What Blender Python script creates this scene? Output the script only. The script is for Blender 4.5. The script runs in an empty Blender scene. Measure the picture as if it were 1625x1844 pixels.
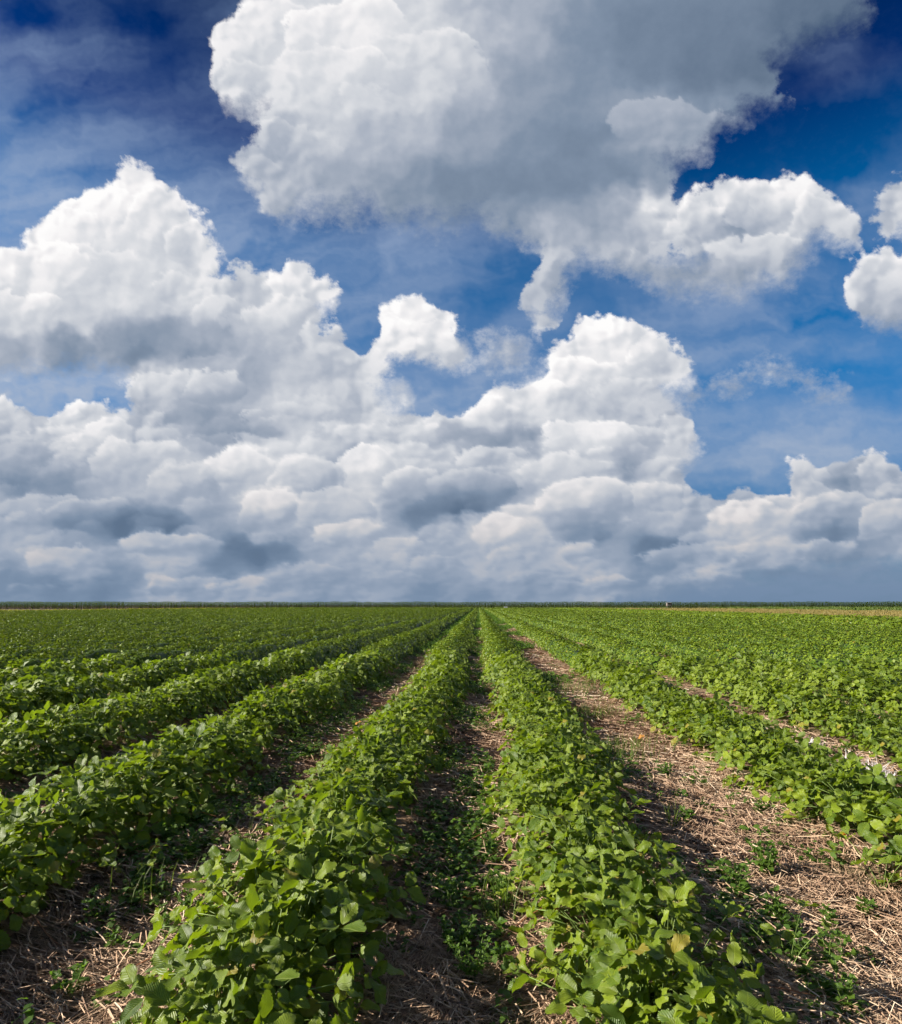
import bpy, math, random
import numpy as np
from mathutils import Vector, Matrix

R = math.radians
FPX, PW, PH = 1150.0, 1625.0, 1844.0
CAM_H = 1.3
PITCH, YAW = 8.29, 2.46          # camera tilted slightly up and turned slightly left
C = bpy.context.scene.collection
scene = bpy.context.scene

# ------------------------------------------------------------------ camera
cam_d = bpy.data.cameras.new('camera')
cam = bpy.data.objects.new('camera', cam_d)
C.objects.link(cam)
cam.location = (0, 0, CAM_H)
cam.rotation_euler = (R(90 + PITCH), 0, R(YAW))
cam_d.sensor_fit = 'VERTICAL'
cam_d.sensor_height = 36.0
cam_d.lens = 36.0 * FPX / PH
cam_d.clip_start = 0.05
cam_d.clip_end = 20000
scene.camera = cam

def cam_axes():
    m = Matrix.Rotation(R(YAW), 3, 'Z') @ Matrix.Rotation(R(90 + PITCH), 3, 'X')
    return np.array(m.col[0]), np.array(m.col[1]), np.array(m.col[2])
AX, AY, AZ = cam_axes()

def ground_at(px, py, z=0.0):
    """the point at height z seen at photo pixel (px, py)"""
    d = AX * (px - PW / 2) + AY * (PH / 2 - py) - AZ * FPX
    t = (z - CAM_H) / d[2]
    return d[0] * t, d[1] * t

# ------------------------------------------------------------------ sun and exposure
SUN_EL, SUN_AZ = 28.0, -96.0     # azimuth from +Y (the way the rows run), negative = to the left
sd = Vector((math.sin(R(SUN_AZ)) * math.cos(R(SUN_EL)), math.cos(R(SUN_AZ)) * math.cos(R(SUN_EL)), math.sin(R(SUN_EL))))
sun_d = bpy.data.lights.new('sun', 'SUN')
sun_d.energy = 5.0
sun_d.angle = R(0.6)
sun_d.color = (1.0, 0.93, 0.80)
sun = bpy.data.objects.new('sun', sun_d)
C.objects.link(sun)
sun.rotation_euler = (-sd).to_track_quat('-Z', 'Y').to_euler()
vs = scene.view_settings
vs.view_transform = 'Standard'; vs.look = 'None'; vs.gamma = 1; vs.exposure = 1.25; vs.use_curve_mapping = False
scene.cycles.use_adaptive_sampling = True
scene.cycles.adaptive_threshold = 0.02
scene.cycles.adaptive_min_samples = 8
scene.cycles.max_bounces = 6
scene.cycles.diffuse_bounces = 3
scene.cycles.transmission_bounces = 3
scene.cycles.caustics_reflective = False
scene.cycles.caustics_refractive = False

# ------------------------------------------------------------------ the sky
# The world is the Nishita sky with scattered cloud all round. The clouds in view stand on a dome named
# 'sky' nine kilometres out: outlines, heads and tones are laid out by hand and broken up with noise; the
# dome's material adds the fine edges and the colours.
SKY_STRENGTH = 0.05
SKY_GAIN = 0.84          # with exposure 1.25 the sky shows as strength 0.1 would at 0
AZ0, AZ1, EL0, EL1 = -50.0, 50.0, -0.5, 52.0
NA, NE = 240, 160

cloud_polys = [
 # the great cloud at the top joined to the one right of it
 [(440,-90),(430,15),(372,50),(372,78),(386,110),(378,150),(402,188),(438,208),(478,218),(470,242),(425,268),(410,295),
  (432,325),(462,350),(492,385),(522,412),(560,396),(592,384),(622,402),(650,398),(668,380),(692,398),(740,412),(800,415),
  (856,400),(905,420),(940,448),(972,462),(962,492),(936,522),(930,545),(958,578),(976,608),(994,584),(990,558),(1022,545),
  (1030,500),(1060,482),(1100,488),(1140,512),(1182,530),(1247,538),(1337,530),(1428,518),(1445,482),(1482,440),(1552,450),
  (1537,390),(1512,355),(1462,325),(1412,308),(1357,318),(1312,326),(1287,345),(1242,350),(1222,360),(1212,320),
  (1217,296),(1277,290),(1292,242),(1352,240),(1367,205),(1432,178),(1402,155),(1392,120),(1432,88),(1512,65),(1562,30),(1577,-90)],
 # left cumulus with its skirt and the small one in the middle, and the cover below them
 [(-900,470),(-200,470),(0,452),(35,450),(35,425),(60,393),(85,375),(100,352),(165,326),(200,330),(215,300),(245,294),(285,296),
  (292,318),(320,328),(345,352),(360,380),(380,398),(382,440),(402,452),(388,490),(420,500),(425,476),(452,474),(485,496),
  (505,498),(530,480),(560,483),(592,503),(604,530),(597,560),(592,582),(622,588),(655,622),(668,604),(682,600),(670,570),
  (680,542),(720,530),(765,515),(786,545),(802,560),(828,575),(822,600),(862,636),(850,657),(820,672),(790,660),(750,652),
  (715,655),(694,684),(690,706),(716,738),(760,750),(830,745),(872,718),(900,698),(950,680),(992,664),(985,620),(1030,600),
  (1045,570),(1080,563),(1120,570),(1160,588),(1200,610),(1225,638),(1254,658),(1242,690),(1215,716),(1228,738),(1252,762),
  (1262,800),(1246,835),(1236,868),(1262,884),(1300,892),(1330,868),(1352,872),(1372,890),(1408,882),(1420,832),(1442,828),
  (1482,842),(1520,828),(1560,808),(1600,808),(1628,850),(1700,860),(2500,860),(2500,1015),(1625,1015),(1560,1030),(1480,1035),(1380,1040),
  (1300,1060),(1200,1075),(1000,1090),(700,1100),(-900,1100),(-900,705),(0,708),(30,724),(85,736),(95,714),(130,710),(190,724),
  (194,748),(242,742),(234,690),(200,676),(120,672),(0,690),(-900,690)],
 [(2500,200),(1700,300),(1625,308),(1600,325),(1580,365),(1573,400),(1580,430),(1605,438),(1700,442),(2500,442)],
 [(2500,452),(1625,450),(1595,440),(1560,470),(1530,505),(1522,525),(1535,555),(1560,590),(1600,606),(1700,612),(2500,600)],
]
cloud_blobs = [(1382,671,30,10),(1313,697,20,8),(1458,686,26,18),(1490,714,20,12),(1244,712,28,14),(905,628,44,24),(870,612,18,14),
               (925,655,30,16),(712,716,14,12)]
cloud_holes = [(1227,458,12,8),(668,392,20,16),(745,405,18,9),(850,418,22,10)]

# tone of the cloud (display value) at hand-picked places
tones = """420 60 225,500 60 226,560 30 218,650 60 242,700 110 236,450 150 216,550 170 215,650 160 230,620 110 226,760 60 216,760 150 221,850 50 192,
950 50 172,1050 50 142,1150 60 126,1300 50 122,1450 30 112,1500 60 100,850 150 182,950 150 152,1050 150 142,1150 130 127,1250 120 118,1350 130 114,
480 250 192,560 250 200,650 250 186,750 230 182,850 250 156,950 250 140,1050 250 130,1130 200 150,1180 240 168,1250 245 168,1320 200 142,1385 180 134,
450 300 196,520 330 186,620 330 168,720 330 144,820 330 132,920 330 130,1020 330 130,1120 320 132,1180 300 142,540 380 174,640 375 158,740 370 148,
840 380 138,940 380 142,1040 390 152,1100 400 162,1150 400 188,1170 380 226,1250 370 215,1320 350 226,1400 330 228,1460 360 228,1500 400 216,
1530 430 192,1297 395 132,1340 402 142,1262 420 218,1340 450 224,1420 440 192,1200 440 182,1130 440 178,1220 480 162,1300 490 162,1400 490 188,
1300 522 168,1200 515 160,1000 430 184,990 480 194,970 540 178,1000 560 178,1020 510 172,
240 310 246,280 320 242,180 350 240,120 390 242,60 440 240,0 480 242,250 370 242,200 400 226,300 370 236,350 400 226,160 450 224,250 450 222,
350 450 212,100 500 240,50 560 240,0 560 226,200 520 220,300 530 206,380 530 214,330 500 226,450 520 206,550 510 228,580 540 226,520 560 216,
440 570 212,150 590 214,60 600 190,0 622 165,100 622 148,200 612 146,300 602 150,380 600 162,250 640 132,350 640 138,120 642 138,450 630 172,
520 620 196,600 610 208,650 650 202,560 660 186,450 670 166,40 662 176,0 672 180,720 540 236,760 560 238,700 580 232,800 600 226,750 620 226,
680 620 226,830 640 212,780 645 204,270 700 204,300 690 216,380 690 206,330 720 190,420 710 186,300 762 164,380 772 154,430 782 140,500 740 206,
560 750 200,620 720 198,700 770 206,20 730 226,110 730 232,60 770 190,150 790 206,200 800 216,90 820 164,30 820 176,150 850 176,30 872 138,
100 882 148,230 830 216,280 820 212,300 860 196,250 890 196,350 880 186,150 925 172,60 920 186,0 905 190,130 944 130,220 946 106,300 950 118,
380 938 166,430 992 118,470 1002 100,505 985 126,380 985 170,420 840 226,460 830 238,500 860 190,540 870 168,512 900 244,480 905 216,470 950 216,
520 935 200,600 920 200,560 830 216,600 842 178,640 820 166,660 800 238,700 835 232,650 865 232,640 900 216,750 870 196,720 900 172,760 922 126,
820 927 108,870 915 122,900 890 152,950 870 182,580 960 186,650 980 192,720 990 206,700 1040 178,620 1030 186,820 1000 190,800 960 186,860 950 226,
920 940 228,900 1000 202,870 1020 196,950 1010 192,100 1010 206,150 1020 212,60 1000 196,250 990 216,320 985 216,400 1012 130,30 1045 148,
100 1055 132,180 1058 128,290 1060 206,400 1066 188,450 1062 204,350 1050 168,500 1040 190,230 1040 150,560 1072 166,0 960 186,760 1062 152,
860 1062 156,1080 590 242,1040 610 240,1130 620 240,1190 640 228,1230 655 216,1100 660 226,1010 640 236,1060 700 226,960 700 232,900 740 226,
850 748 226,1000 720 216,1080 740 196,1150 700 210,1200 700 200,1140 740 190,830 770 180,900 792 158,960 790 150,870 802 166,1000 800 216,
1060 780 232,1040 820 222,960 840 216,900 825 212,1100 800 216,1150 800 180,1200 790 202,1240 780 206,1180 840 192,1130 852 148,1080 850 202,
1220 830 196,1240 860 172,1000 900 216,1050 900 222,1100 880 206,1170 880 228,1220 900 180,1250 885 186,1280 900 206,1330 930 228,1370 960 228,
1400 970 216,1310 895 164,1350 900 176,1430 880 232,1440 840 236,1470 900 190,1450 850 222,1520 860 146,1560 830 202,1590 820 226,1600 870 160,
1550 890 162,1480 930 218,1540 920 208,1560 960 146,1500 962 126,1460 970 142,1600 930 202,1600 980 190,1570 1000 172,1040 960 148,1080 967 136,
1130 950 160,1170 982 120,1220 992 112,1100 998 168,1020 1000 218,1050 990 222,990 1010 196,960 960 202,1200 940 190,1150 920 202,1290 980 202,
1300 1012 196,1350 1000 190,1400 1000 202,1450 1010 202,1260 1012 190,1200 1040 165,1090 1050 198,1070 1060 192,1150 1052 158,1250 1045 186,
1300 1045 186,1350 1045 158,1400 1045 122,1450 1045 112,1540 1030 150,1500 1055 106,1580 1055 96,1250 1072 130,1350 1072 116,1000 1062 166,
920 1062 172,1600 350 192,1600 400 212,1590 470 228,1560 510 222,1600 530 192,1570 570 174,1610 590 164,1380 670 190,1460 680 182,1490 710 166,
1313 697 172,900 620 172,920 650 182,860 640 202,1244 712 190"""
tones = np.array([[float(q) for q in t.split()] for t in tones.replace('\n', '').split(',')])

# thin veil over the blue: opacity at places
veils = """50 30 .0,250 40 .03,100 110 .45,40 100 .40,180 130 .38,220 150 .2,100 170 .06,300 110 .04,350 180 .18,420 230 .2,30 230 .40,150 240 .42,250 260 .40,
100 300 .45,0 350 .48,350 300 .36,400 350 .45,450 420 .55,430 300 .3,340 240 .24,60 360 .55,400 460 .6,520 440 .5,600 420 .38,560 470 .5,640 470 .5,700 440 .55,
780 470 .5,760 520 .35,840 450 .35,850 500 .22,620 520 .35,640 570 .5,660 600 .15,880 560 .06,930 500 .08,840 590 .06,900 600 .3,950 640 .55,890 680 .5,
800 690 .25,740 700 .2,760 725 .7,700 730 .7,860 700 .6,930 660 .5,1500 100 .25,1450 130 .1,1600 100 .08,1450 200 .02,1550 200 .0,1300 300 .02,1250 300 .02,1500 300 .0,
1560 380 .35,1550 460 .1,1100 550 .12,1200 580 .35,1050 540 .12,1300 570 .4,1400 570 .36,1450 600 .42,1350 620 .42,1480 540 .3,1280 640 .42,1520 620 .28,
1600 640 .16,1400 650 .05,1300 680 .06,1500 660 .05,1600 700 .08,1550 720 .15,1300 740 .3,1400 740 .3,1500 740 .25,1600 760 .3,1300 780 .45,1400 790 .5,
1500 780 .45,1350 830 .45,1300 850 .25,1400 850 .3,1280 820 .42,1500 800 .4,1550 790 .36,1100 550 .1,950 600 .25,1000 610 .25,1020 770 .02,60 705 .55,
150 700 .6,200 720 .6,1500 1060 .8,1600 1060 .7,1400 1060 .85,0 1080 .9,600 1080 .9,1000 1080 .9,1620 30 .0,1300 250 .0,650 330 .4,1141 286 .35,668 390 .3,750 404 .35"""
veils = np.array([[float(q) for q in t.split()] for t in veils.replace('\n', '').split(',')])

# single heads of cloud: centre x, y, half width, half height (photo pixels), tone of the crown, tone of the foot
lobes = """480 60 95 60 .89 .84,640 70 120 75 .95 .86,600 150 130 65 .90 .80,480 160 80 50 .86 .80,500 270 80 45 .80 .70,470 320 60 40 .76 .68,760 130 110 80 .86 .78,
1190 225 90 40 .69 .60,1290 225 80 32 .68 .57,
250 350 88 62 .98 .88,170 395 90 62 .96 .86,100 430 82 60 .96 .86,310 410 80 72 .92 .80,350 445 48 55 .89 .78,60 500 110 66 .96 .84,170 500 90 58 .90 .80,
545 525 62 46 .91 .80,455 515 58 38 .85 .74,330 525 72 42 .87 .74,510 575 70 38 .87 .72,600 615 60 38 .85 .74,20 570 95 42 .93 .74,400 570 60 34 .83 .66,
757 558 46 46 .96 .87,700 602 46 36 .93 .85,812 610 46 34 .92 .80,
1400 370 98 60 .93 .80,1300 382 66 52 .90 .72,1475 410 66 48 .88 .70,1250 415 58 46 .87 .68,1350 465 110 46 .85 .64,1175 388 38 26 .89 .72,1215 470 70 42 .74 .60,1600 370 50 60 .84 .72,1590 510 70 60 .90 .70,
1090 620 92 56 .98 .86,1195 650 58 48 .93 .76,1040 690 72 46 .96 .80,955 722 76 40 .93 .76,880 748 56 24 .92 .72,1130 722 70 44 .85 .66,1215 720 38 34 .80 .66,
300 705 72 36 .86 .62,392 708 62 36 .84 .58,505 752 72 36 .83 .66,30 752 72 44 .93 .62,135 748 62 38 .93 .66,195 805 62 46 .86 .62,
1065 802 88 46 .93 .74,1150 802 70 38 .84 .68,1232 800 40 48 .84 .66,1010 852 82 40 .87 .68,900 830 80 34 .84 .66,700 790 90 30 .82 .72,
250 842 92 50 .87 .64,335 884 70 44 .80 .62,432 862 72 50 .93 .68,552 872 72 46 .85 .62,605 925 70 48 .84 .64,665 852 62 50 .96 .74,745 880 60 46 .88 .62,835 888 90 38 .78 .46,
480 932 56 52 .90 .60,70 920 90 32 .78 .60,170 925 80 26 .76 .50,1060 915 90 52 .90 .60,1180 908 62 48 .93 .62,1272 900 56 34 .84 .58,1448 862 46 46 .96 .64,1530 852 66 40 .70 .54,1597 850 48 46 .90 .58,
1345 945 78 50 .93 .70,1500 925 82 40 .88 .54,1605 950 60 46 .84 .62,900 968 56 40 .93 .74,630 968 66 26 .87 .66,300 988 105 26 .87 .62,130 1015 84 30 .84 .62,720 998 52 32 .84 .66,
1050 1000 50 28 .90 .60,1250 1008 84 26 .79 .60,1385 1003 92 28 .81 .62,1490 1002 70 24 .78 .52,905 1010 42 28 .84 .66,800 1020 60 26 .80 .66,560 1042 74 26 .77 .62,450 1060 62 20 .82 .60,
290 1063 27 22 .84 .58,380 1056 60 18 .76 .60,1090 1056 46 20 .80 .60,1280 1048 70 16 .76 .58,700 1050 80 20 .74 .60,180 1058 60 14 .62 .50,980 1050 70 20 .74 .60,60 1062 60 14 .70 .54"""
lobes = [[float(q) for q in t.split()] for t in lobes.replace('\n', '').split(',')]

def poly_sd(px, py, poly):
    x, y = px.ravel(), py.ravel()
    P = np.array(poly, float); Q = np.roll(P, -1, 0)
    best = np.full(x.shape, 1e9); inside = np.zeros(x.shape, bool)
    for (ax, ay), (bx, by) in zip(P, Q):
        ex, ey = bx - ax, by - ay
        t = np.clip(((x - ax) * ex + (y - ay) * ey) / (ex * ex + ey * ey + 1e-9), 0, 1)
        best = np.minimum(best, np.hypot(x - ax - t * ex, y - ay - t * ey))
        c = ((ay > y) != (by > y))
        xi = ax + (y - ay) / np.where(abs(by - ay) < 1e-9, 1e-9, by - ay) * ex
        inside ^= c & (x < xi)
    return np.where(inside, best, -best).reshape(px.shape)

def shepard(px, py, pts, floor=30.0, power=3.4):
    num = np.zeros(px.shape); den = np.zeros(px.shape)
    for x, y, v in pts:
        # closer together near the horizon: finer there
        w = ((px - x) ** 2 + ((py - y) * 1.35) ** 2 + (floor * (0.35 + 0.65 * min(1, max(0, (1083 - y) / 600)))) ** 2) ** (-power / 2)
        num += w * v; den += w
    return num / den

class NB:
    """small node-tree builder"""
    def __init__(s, tree): s.t = tree; s.n = tree.nodes; s.l = tree.links
    def put(s, sock, v):
        if v is None: return
        if hasattr(v, 'is_output'): s.l.new(v, sock)
        else: sock.default_value = v
    def math(s, op, a, b=None, c=None, clamp=False):
        n = s.n.new('ShaderNodeMath'); n.operation = op; n.use_clamp = clamp
        s.put(n.inputs[0], a); s.put(n.inputs[1], b); s.put(n.inputs[2], c)
        return n.outputs[0]
    def vec(s, op, a, b=None, c=None, scale=None):
        n = s.n.new('ShaderNodeVectorMath'); n.operation = op
        s.put(n.inputs[0], a); s.put(n.inputs[1], b); s.put(n.inputs[2], c)
        if scale is not None: s.put(n.inputs['Scale'], scale)
        return n.outputs['Value'] if op in ('DOT_PRODUCT', 'LENGTH', 'DISTANCE') else n.outputs[0]
    def ramp01(s, v, a, b, c=0.0, d=1.0, smooth=True):
        n = s.n.new('ShaderNodeMapRange'); n.interpolation_type = 'SMOOTHSTEP' if smooth else 'LINEAR'
        for k, q in zip(range(5), (v, a, b, c, d)): s.put(n.inputs[k], q)
        return n.outputs[0]
    def noise(s, vec, scale, detail, rough=0.55, dist=0.0, color=False, lac=2.0):
        n = s.n.new('ShaderNodeTexNoise'); s.put(n.inputs['Vector'], vec)
        n.inputs['Scale'].default_value = scale; n.inputs['Detail'].default_value = detail
        n.inputs['Roughness'].default_value = rough; n.inputs['Distortion'].default_value = dist
        n.inputs['Lacunarity'].default_value = lac
        return n.outputs['Color'] if color else n.outputs[0]
    def voro(s, vec, scale, detail=0.0, rough=0.5, feature='SMOOTH_F1', smooth=0.6, out='Distance'):
        n = s.n.new('ShaderNodeTexVoronoi'); n.feature = feature; s.put(n.inputs['Vector'], vec)
        n.inputs['Scale'].default_value = scale; n.inputs['Detail'].default_value = detail
        n.inputs['Roughness'].default_value = rough
        if feature == 'SMOOTH_F1': n.inputs['Smoothness'].default_value = smooth
        return n.outputs[out]
    def mix(s, f, a, b, mode='MIX'):
        n = s.n.new('ShaderNodeMix'); n.data_type = 'RGBA'; n.blend_type = mode; n.clamp_factor = True
        s.put(n.inputs[0], f); s.put(n.inputs[6], a); s.put(n.inputs[7], b)
        return n.outputs[2]
    def mixf(s, f, a, b):
        n = s.n.new('ShaderNodeMix'); n.data_type = 'FLOAT'
        s.put(n.inputs[0], f); s.put(n.inputs[2], a); s.put(n.inputs[3], b)
        return n.outputs[0]
    def cramp(s, v, stops, interp='LINEAR'):
        n = s.n.new('ShaderNodeValToRGB'); s.put(n.inputs[0], v); r = n.color_ramp; r.interpolation = interp
        while len(r.elements) > 1: r.elements.remove(r.elements[-1])
        r.elements[0].position = stops[0][0]; r.elements[0].color = (*stops[0][1], 1)
        for p, c in stops[1:]:
            e = r.elements.new(p); e.color = (*c, 1)
        return n.outputs[0]
    def comb(s, x, y, z):
        n = s.n.new('ShaderNodeCombineXYZ'); s.put(n.inputs[0], x); s.put(n.inputs[1], y); s.put(n.inputs[2], z)
        return n.outputs[0]
    def sep(s, v):
        n = s.n.new('ShaderNodeSeparateXYZ'); s.put(n.inputs[0], v); return n.outputs


def use_group(nb, tree, *ins):
    n = nb.n.new('ShaderNodeGroup'); n.node_tree = tree
    for s, v in zip(n.inputs, ins): nb.put(s, v)
    return n.outputs

lin = lambda s: np.where(s <= 0.04045, s / 12.92, ((s + 0.055) / 1.055) ** 2.4)

# ---- noise on arrays
_pr = np.random.default_rng(3)
_perm = _pr.permutation(256).astype(np.int64); _perm = np.concatenate([_perm, _perm, _perm])
_grad = _pr.normal(size=(256, 2)); _grad /= np.linalg.norm(_grad, axis=1)[:, None]
_jit = _pr.uniform(size=(256, 2))
def gnoise(x, y):
    xi, yi = np.floor(x).astype(np.int64), np.floor(y).astype(np.int64)
    fx, fy = x - xi, y - yi
    u, v = fx * fx * fx * (fx * (fx * 6 - 15) + 10), fy * fy * fy * (fy * (fy * 6 - 15) + 10)
    def g(ox, oy):
        h = _perm[(_perm[(xi + ox) & 255] + yi + oy) & 255]
        return _grad[h, 0] * (fx - ox) + _grad[h, 1] * (fy - oy)
    return ((g(0, 0) * (1 - u) + g(1, 0) * u) * (1 - v) + (g(0, 1) * (1 - u) + g(1, 1) * u) * v) * 1.45
def fbm(x, y, octaves, rough=0.55, lac=2.07, seed=0.0):
    out = 0.0; a = 1.0; tot = 0.0
    for o in range(octaves):
        out = out + a * gnoise(x + seed + 17.3 * o, y - seed * 1.7 + 9.1 * o); tot += a
        x, y = x * lac, y * lac; a *= rough
    return out / tot * 1.25
def cells(x, y, k=9.0):
    """smooth distance to the nearest of scattered points: round puffs with creases between"""
    xi, yi = np.floor(x).astype(np.int64), np.floor(y).astype(np.int64)
    acc = 0.0
    for ox in (-1, 0, 1):
        for oy in (-1, 0, 1):
            h = _perm[(_perm[(xi + ox) & 255] + yi + oy) & 255]
            d2 = (xi + ox + _jit[h, 0] - x) ** 2 + (yi + oy + _jit[h, 1] - y) ** 2
            acc = acc + np.exp(-k * np.sqrt(d2))
    return -np.log(acc) / k
def puff(x, y, octaves=3, seed=0.0):
    out = 0.0; a = 1.0; tot = 0.0
    for o in range(octaves):
        d = cells(x + seed + 5.7 * o, y + seed * .7 + 3.3 * o)
        out = out + a * (0.42 - d); tot += a
        x, y = x * 2.1, y * 2.1; a *= 0.5
    return out / tot

def bilinear(F, gx0, gy0, step, X, Y):
    fx = np.clip((X - gx0) / step, 0, F.shape[0] - 1.001); fy = np.clip((Y - gy0) / step, 0, F.shape[1] - 1.001)
    i, j = fx.astype(int), fy.astype(int); u, v = fx - i, fy - j
    return (F[i, j] * (1 - u) + F[i + 1, j] * u) * (1 - v) + (F[i, j + 1] * (1 - u) + F[i + 1, j + 1] * u) * v

def sstep(v, a, b):
    t = np.clip((v - a) / (b - a), 0, 1); return t * t * (3 - 2 * t)

def cloud_fields():
    xs = np.concatenate([np.arange(-1500, -90, 16.0), np.arange(-90, 1715, SKY_STEP), np.arange(1715, 3100, 16.0)])
    ys = np.concatenate([np.arange(-620, -60, 12.0), np.arange(-60, 1102, SKY_STEP * 0.94)])
    X, Y = np.meshgrid(xs, ys, indexing='ij')
    # billow coordinates: one unit is 100 px, squeezed towards the horizon
    h = np.maximum(1092 - Y, 0.0)
    sq = 1.0 + 1.5 * np.exp(-h / 170.0)                     # finer low down
    U = X / 100.0; Vv = (-(h + 1.5 * 170 * (1 - np.exp(-h / 170.0)))) / 100.0
    low = sstep(h, 480, 60)
    n_big = fbm(U * 0.7, Vv * 0.7, 3, 0.5, seed=2.0)
    wx = fbm(U * 1.3, Vv * 1.3, 4, 0.55, seed=11.0); wy = fbm(U * 1.3, Vv * 1.3, 4, 0.55, seed=23.0)
    def relief(U, Vv):
        a = U + 0.16 * wx; b = Vv + 0.16 * wy
        return puff(a * 0.95, b * 0.95, 1, 1.0) * 1.0 + puff(a * 2.1, b * 2.1, 2, 4.0) * 0.50
    P0 = relief(U, Vv)
    P1 = relief(U - 0.10, Vv - 0.09)
    fine = fbm(U * 3.2, Vv * 3.2, 5, 0.62, seed=31.0)
    k = np.where(Y < 600, 1.0, 1.0 - 0.5 * sstep(h, 480, 60))      # shifts get shorter low down
    # outline
    g0x, g0y, gs = -1520.0, -640.0, 6.0
    CX, CY = np.meshgrid(np.arange(g0x, 3120, gs), np.arange(g0y, 1130, gs), indexing='ij')
    M = np.full(CX.shape, -9e9)
    for p in cloud_polys: M = np.maximum(M, poly_sd(CX, CY, p))
    M = np.minimum(M, 140.0); M = np.maximum(M, -140.0)
    c2 = 12.0
    TX, TY = np.meshgrid(np.arange(g0x, 3120, c2), np.arange(g0y, 1130, c2), indexing='ij')
    B = shepard(TX, TY, tones, 26.0, 3.6) / 255.0; V = shepard(TX, TY, veils, 40.0, 3.0)
    sx = X + 16 * wx * k; sy = Y + 12 * wy * k
    Ms = bilinear(M, g0x, g0y, gs, sx, sy)
    for x, y, rx, ry in cloud_blobs:
        Ms = np.maximum(Ms, (1 - np.hypot((sx - x) / rx, (sy - y) / ry)) * min(rx, ry) * 0.8)
    for x, y, rx, ry in cloud_holes:
        Ms = np.minimum(Ms, (np.hypot((sx - x) / rx, (sy - y) / ry) - 1) * min(rx, ry) + 4)
    blobm = np.zeros(X.shape)
    for x, y, rx, ry in cloud_blobs: blobm = np.maximum(blobm, sstep(np.hypot((X - x) / (rx + 30), (Y - y) / (ry + 25)), 1.15, 0.8))
    body = Ms + (P0 * 34 + fine * 15) * k                    # signed distance in px, broken up
    tone = bilinear(B, g0x, g0y, c2, X + 46 * wx * k, Y + 34 * wy * k)
    veil = bilinear(V, g0x, g0y, c2, X + 60 * wx, Y + 34 * wy)
    # veil streaks
    a = math.radians(-7)
    su, sv = (X * math.cos(a) + Y * math.sin(a)) / 100, (-X * math.sin(a) + Y * math.cos(a)) / 100
    st = fbm(su * 0.32 + 0.35 * wx, sv * 1.35 + 0.3 * wy, 5, 0.54, seed=41.0)
    veil = np.clip((veil - 0.045) * (1.28 + 1.3 * st) + 0.02 * st, 0, 0.97)
    # heads
    rag = (P0 * 30 + fine * 12) * k
    hx, hy = X + 15 * wx * k, Y + 12 * wy * k
    rim = np.zeros(X.shape)
    # between the placed heads a crowd of smaller ones takes its tone from where it stands
    rl = np.random.default_rng(12)
    crowd = [(l[0], l[1], l[2], l[3], l[4], l[5], 0.90) for l in lobes]
    for q in range(480):
        lowq = rl.uniform() < 0.72
        cx = rl.uniform(-60, 1690); cy = rl.uniform(770, 1070) if lowq else rl.uniform(20, 770)
        if float(bilinear(M, g0x, g0y, gs, np.array([cx]), np.array([cy]))[0]) < (12 if lowq else 18): continue
        b = float(bilinear(B, g0x, g0y, c2, np.array([cx]), np.array([cy]))[0])
        if not lowq and b < 0.74: continue
        size = rl.uniform(0.5, 1.0) * (16 + 26 * np.clip((1085 - cy) / 300, 0, 1.0))
        rx = size * rl.uniform(1.1, 1.8); ry = size * rl.uniform(0.65, 0.9)
        c = 0.085 if lowq else 0.045
        crowd.append((cx, cy, rx, ry, min(b + c * rl.uniform(0.5, 1.3), 0.96), b - c * rl.uniform(0.4, 1.2), 0.55 if lowq else 0.45))
    crowd.sort(key=lambda l: l[1] + l[3] * 0.6)
    for cx, cy, rx, ry, tc, tf, op in crowd:
        i0, i1 = np.searchsorted(xs, [cx - rx * 1.0 - 60, cx + rx * 1.0 + 60]); j0, j1 = np.searchsorted(ys, [cy - ry - 50, cy + ry + 60])
        s = (slice(i0, i1), slice(j0, j1))
        u = (hx[s] - cx) / rx; v = -(hy[s] - cy + 0.05 * ry) / ry
        d = (1 - np.hypot(u, v)) * min(rx, ry) + rag[s]
        t_ = -0.38 * u + 0.92 * v
        al = sstep(d, -1.5, 4.0 if op > 0.8 else 7.0) * sstep(t_, -0.95, -0.05) * op
        tn = tf + (tc - tf) * sstep(t_ + 0.5 * P0[s], -0.65, 0.85)
        tone[s] = tone[s] * (1 - al) + (tn * 0.8 + tone[s] * 0.2) * al
        rim[s] = np.maximum(rim[s] * (1 - al), al * sstep(d, 14, 1) * sstep(t_, -0.1, 0.5))
    lit = np.clip(P0 - P1, -0.12, 0.12)
    amp = sstep(tone, 0.45, 0.85) * 0.85 + 0.12
    deep = 1 - 0.5 * sstep(body, 20, 110)
    tone = tone + lit * 0.62 * amp * deep + rim * 0.05 * sstep(tone, 0.5, 0.8)
    tone = tone + 0.028 * n_big * amp + 0.02 * fine * amp
    # the skin of the cloud near its edge: brighter towards the sun
    # lower edges fray out softly, lit upper edges are crisp
    gy = (bilinear(M, g0x, g0y, gs, sx, sy + 26) - bilinear(M, g0x, g0y, gs, sx, sy - 26)) / 52
    gx = (bilinear(M, g0x, g0y, gs, sx + 26, sy) - bilinear(M, g0x, g0y, gs, sx - 26, sy)) / 52
    soft = sstep(-gy * 0.9 - gx * 0.35 + 0.25 * wy, 0.15, 0.85) * sstep(h, 60, 300)
    soft = soft * np.where((X > 640) & (X < 900) & (Y > 500) & (Y < 690), 0.45, 1.0)
    soft = np.maximum(soft, blobm * 0.8)
    soft = np.maximum(soft, sstep(X, 1050, 1250) * sstep(h, 120, 70))
    tone = tone + (tone - 0.80) * 0.16 * low
    return xs, ys, body, np.clip(tone, 0.25, 1.0), veil, soft

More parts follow.
